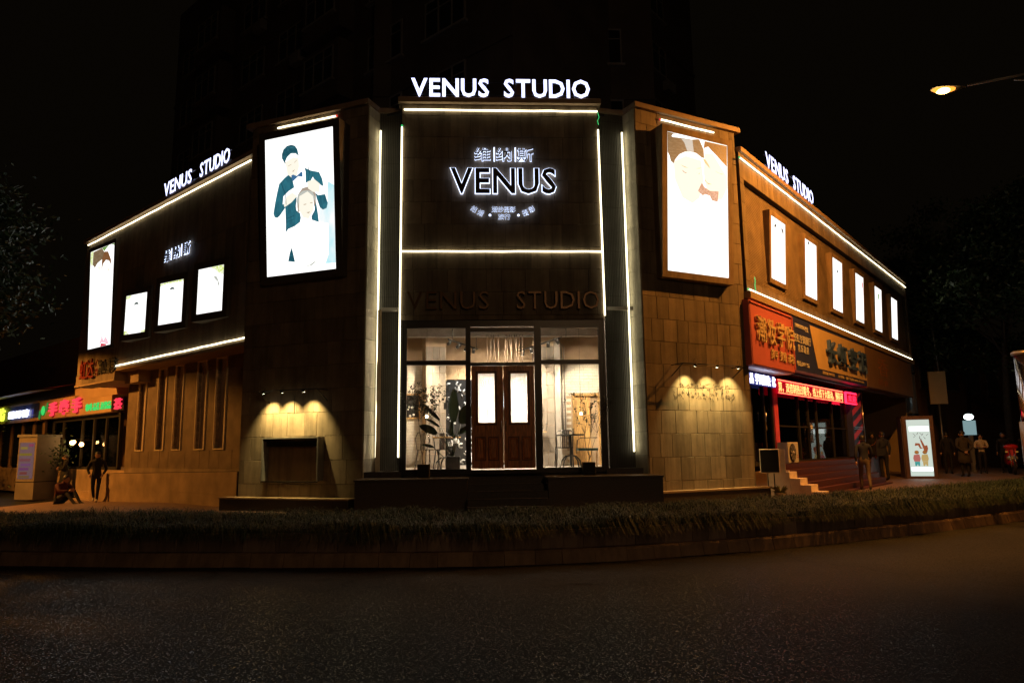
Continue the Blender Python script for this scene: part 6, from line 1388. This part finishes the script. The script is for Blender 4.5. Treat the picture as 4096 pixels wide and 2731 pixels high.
    def seg(c_):
        best = None
        for a, b in E_:
            A_, B_ = Vector(J[a]), Vector(J[b]); d = B_ - A_; u_ = max(0, min(1, (c_ - A_).dot(d) / d.length_squared)); q = (c_ - A_ - d * u_).length - .5 * Rr[a]
            if best is None or q < best[0]: best = (q, a, b)
        a, b = best[1], best[2]
        if 'to' in b[:2]: return 3
        if b in ('head0', 'head1'): return 0
        if a[:2] in ('hi', 'kn') or b[:2] in ('hi',): return 2 if (not coat or c_.z < .62) else 1
        return 1
    mb.m = [seg(sum((Vector(mb.v[i]) for i in f), Vector()) / len(f)) for f in mb.f]
    # hands with five fingers, nose, ears, joined to the one body mesh
    for s_, w, e in ((1, 'wrL', 'elL'), (-1, 'wrR', 'elR')):
        W_, d = Vector(J[w]), (Vector(J[w]) - Vector(J[e])).normalized(); sd = d.cross(Vector((1, 0, 0))).normalized(); mb.mi = 0
        mb.tube([W_, W_ + d * .05, W_ + d * .09], [.026, .034, .030], 8)
        for i, L_ in enumerate((.055, .07, .075, .068)): q = W_ + d * .085 + sd * (-.026 + .0175 * i); mb.tube([q, q + d * L_ * .55, q + d * L_ * .9 + Vector((-s_ * .015, 0, 0))], [.009, .0085, .006], 5)
        q = W_ + d * .03 + sd * .03; mb.tube([q, q + sd * .025 + d * .025, q + sd * .028 + d * .055], [.011, .010, .007], 5)
    Hc = Vector(J['head0']).lerp(Vector(J['head1']), .5); ht = Matrix.Rotation(head_turn, 4, 'Z')
    hp_ = lambda x, y, z: tuple(Hc + ht @ Vector((x, y, z)))
    mb.mi = 0; mb.ball(hp_(0, -.010, .0), .093, .84, 1.02, 1.22, 14, 10); mb.ball(hp_(0, -.108, -.012), .017, .8, 1, 1.3, 6, 5); mb.ball(hp_(.083, .0, -.005), .022, .4, 1, 1.4, 6, 5); mb.ball(hp_(-.083, .0, -.005), .022, .4, 1, 1.4, 6, 5)
    mb.mi = 4; mb.ball(hp_(.033, -.094, .018), .011, 1.4, .5, .7, 6, 4); mb.ball(hp_(-.033, -.094, .018), .011, 1.4, .5, .7, 6, 4); mb.mi = 5; mb.ball(hp_(0, -.098, -.050), .016, 1.3, .4, .5, 6, 4)
    me = mb.mesh('body', [SKIN, top, legs, shoes, HAIR, cloth('lips', (.35, .10, .08))]); bo = link('body', me, t); bo.scale = (k, k, k)
    hm = Mb(); n = 14
    if hair != 'hood':
        vs = []; 
        for i in range(8):
            a = math.pi / 2 * (1 - i / 6.2)
            for j in range(n): th = 2 * math.pi * j / n; front = max(0, -math.sin(th)); aa = max(a, .42 * front + (-.45 if hair == 'short' else -.9) * (1 - front)); vs.append(hp_(math.cos(aa) * math.cos(th) * .092, math.cos(aa) * math.sin(th) * .108 + .002, math.sin(aa) * .128 + .004))
        hm.add(vs, [(i * n + j, i * n + (j + 1) % n, (i + 1) * n + (j + 1) % n, (i + 1) * n + j) for i in range(7) for j in range(n)], True)
        if hair == 'long': hm.ball(hp_(0, .07, -.12), .085, 1, .55, 1.8, 12, 8)
    else: hm.ball(hp_(0, .02, .02), .125, 1, .95, 1.15, 14, 10)
    ho = ob('hair' if hair != 'hood' else 'hood', hm, HAIR if hair != 'hood' else top, t); ho.scale = (k, k, k)
    if coat:
        c_ = Mb(); c_.lathe((0, 0, 0), [(.19, 1.05), (.20, .9), (.22, .70), (.24, .52)], 16); co = ob('coat_skirt', c_, top, t); co.scale = (k, k * .8, k)
    cl = Mb(); nk = Vector(J['neck']); cl.lathe((nk.x, nk.y, nk.z), [(.088, -.05), (.075, .0), (.070, .035)], 14); co = ob('collar', cl, top, t); co.scale = (k, k, k)
    if bag: 
        bm_ = Mb(); bx, by, bz = bag[1]; bm_.bbox(bx - .13, bx + .13, by - .05, by + .05, bz - .13, bz + .13, .02); bo_ = ob('bag', bm_, bag[0], t); bo_.scale = (k, k, k)
        ob('strap', Mb().tube([(bx, by, bz + .13), (-bx * .2, -.15 if by < 0 else .15, 1.25), (-bx * .65, 0, 1.47), (-bx * .2, .15 if by < 0 else -.15, 1.25), (bx, by, bz + .13)], .012, 5), bag[0], bo_)
    return t
dk = cloth('black cloth', (.009, .009, .011)); nv = cloth('navy cloth', (.016, .020, .040)); jn = cloth('dark jeans', (.012, .014, .020)); kh = cloth('khaki trousers', (.12, .09, .06)); gy = cloth('grey brown coat', (.040, .033, .028)); rd = cloth('dusty red jacket', (.09, .020, .018)); wh = cloth('white shoes', (.6, .58, .52)); bl = cloth('black shoes', (.02, .02, .02)); st = cloth('cream and black knit', (.50, .42, .32)); orb = cloth('orange bag', (.35, .13, .05))
person('man in a dark jacket walking by the left plinth with hands in his pockets', (-12.55, 21.7, .22), R(22), 1.52, dk, jn, wh, 'walk', 'pockets')
person('woman in a long black coat standing right of the utility cabinet', (-16.75, 26.9, .06), R(-60), 1.60, dk, jn, bl, 'stand', 'fold', True, 'long')
person('person in a dusty red jacket sitting on the ground behind the grass, legs stretched out', (-13.55, 21.6, .16), R(70), 1.70, rd, jn, bl, 'sit', 'down', False, 'short')
person('man in a navy jacket and khaki trousers walking away past the shop steps', (9.72, 20.0, .36), R(165), 1.54, nv, kh, bl, 'walk', 'swing')
person('woman in a black hood with an orange shoulder bag walking towards the camera', (14.45, 28.9, .36), R(-25), 1.74, dk, jn, bl, 'walk', 'down', False, 'hood', (orb, (-.26, -.10, 1.0)))
person('man in dark clothes with a shoulder strap seen from behind, left of the advertising kiosk', (12.97, 25.25, .36), R(185), 1.72, nv, dk, bl, 'stand', 'down', False, 'short', (nv, (.22, .12, 1.0)))
person('man in black turned away just right of the advertising kiosk', (17.97, 29.8, .36), R(150), 1.73, dk, dk, bl, 'stand', 'down', False, 'short', head_turn=.6)
person('older man in a long grey brown coat with hands clasped behind his back', (16.95, 27.1, .36), R(170), 1.74, gy, dk, bl, 'stand', 'back', True, 'short', head_turn=1.0)
person('young woman in a cream and black knit top with folded arms beside the red scooter', (19.25, 29.6, .36), R(-30), 1.64, st, dk, bl, 'stand', 'fold', False, 'long')
person('young man in a black top standing behind the red scooter', (20.45, 30.0, .36), R(-40), 1.70, dk, dk, bl, 'stand', 'down', False, 'short')

# ================================================================== SCOOTER
M['scred'] = pr('red scooter plastic', (.60, .02, .02), .15, coat=1.0); M['headl'] = pr('clear headlamp', (.6, .55, .45), .05, metal=.6)
t = thing('motor_scooter', 'red motor scooter parked facing the road at the right edge, chrome headlamp catching light', 'scooter', (19.75, 28.6, .40), R(-28))
for y in (-.62, .62):
    w = ob('wheel', Mb().lathe((0, 0, 0), [(.14, -.03), (.17, -.045), (.25, -.045), (.275, 0), (.25, .045), (.17, .045), (.14, .03)], 24), M['dull'], t, (0, y, .275), (0, R(90), 0)); ob('rim', Mb().lathe((0, 0, 0), [(.05, -.035), (.15, -.02), (.15, .02), (.05, .035)], 16), M['steel'], w)
b = Mb(); b.hexa([(-.16, -.10, .40), (.16, -.10, .40), (.20, -.10, .95), (-.20, -.10, .95)], [(-.10, -.34, .42), (.10, -.34, .42), (.15, -.26, .98), (-.15, -.26, .98)]); ob('front_fairing', b, M['scred'], t)
b = Mb(); b.ball((0, -.20, 1.05), .17, 1.5, .9, .65, 14, 8); ob('handlebar_cover', b, M['scred'], t)
b = Mb(); b.ball((0, -.33, .62), .16, 1.25, .6, .62, 14, 8); ob('headlight', b, M['headl'], t)
b = Mb(); b.hexa([(-.12, .0, .35), (.12, .0, .35), (.14, .0, .55), (-.14, .0, .55)], [(-.15, .75, .40), (.15, .75, .40), (.15, .75, .72), (-.15, .75, .72)]); ob('body', b, M['scred'], t); ob('seat', Mb().ball((0, .42, .76), .2, .8, 1.9, .35, 12, 6), M['dull'], t)
ob('front_mudguard', Mb().ball((0, -.62, .42), .17, .5, 1.2, .7, 12, 6), M['scred'], t); ob('fork', Mb().tube([(.08, -.62, .28), (.07, -.25, .95)], .022, 6).tube([(-.08, -.62, .28), (-.07, -.25, .95)], .022, 6), M['steel'], t)
ob('handlebar', Mb().tube([(-.36, -.10, 1.06), (-.15, -.18, 1.08), (.15, -.18, 1.08), (.36, -.10, 1.06)], .016, 8), M['dull'], t)
for s_ in (-1, 1): ob('mirror', Mb().tube([(s_ * .22, -.16, 1.08), (s_ * .30, -.14, 1.26)], .008, 5).ball((s_ * .32, -.14, 1.31), .06, 1.1, .3, .75, 10, 6), M['dull'], t)
for s_ in (-1, 1): ob('indicator', Mb().ball((s_ * .17, -.30, .86), .04, 1.3, .6, .7, 8, 5), em('amber indicator', (.9, .4, .05), .25), t)
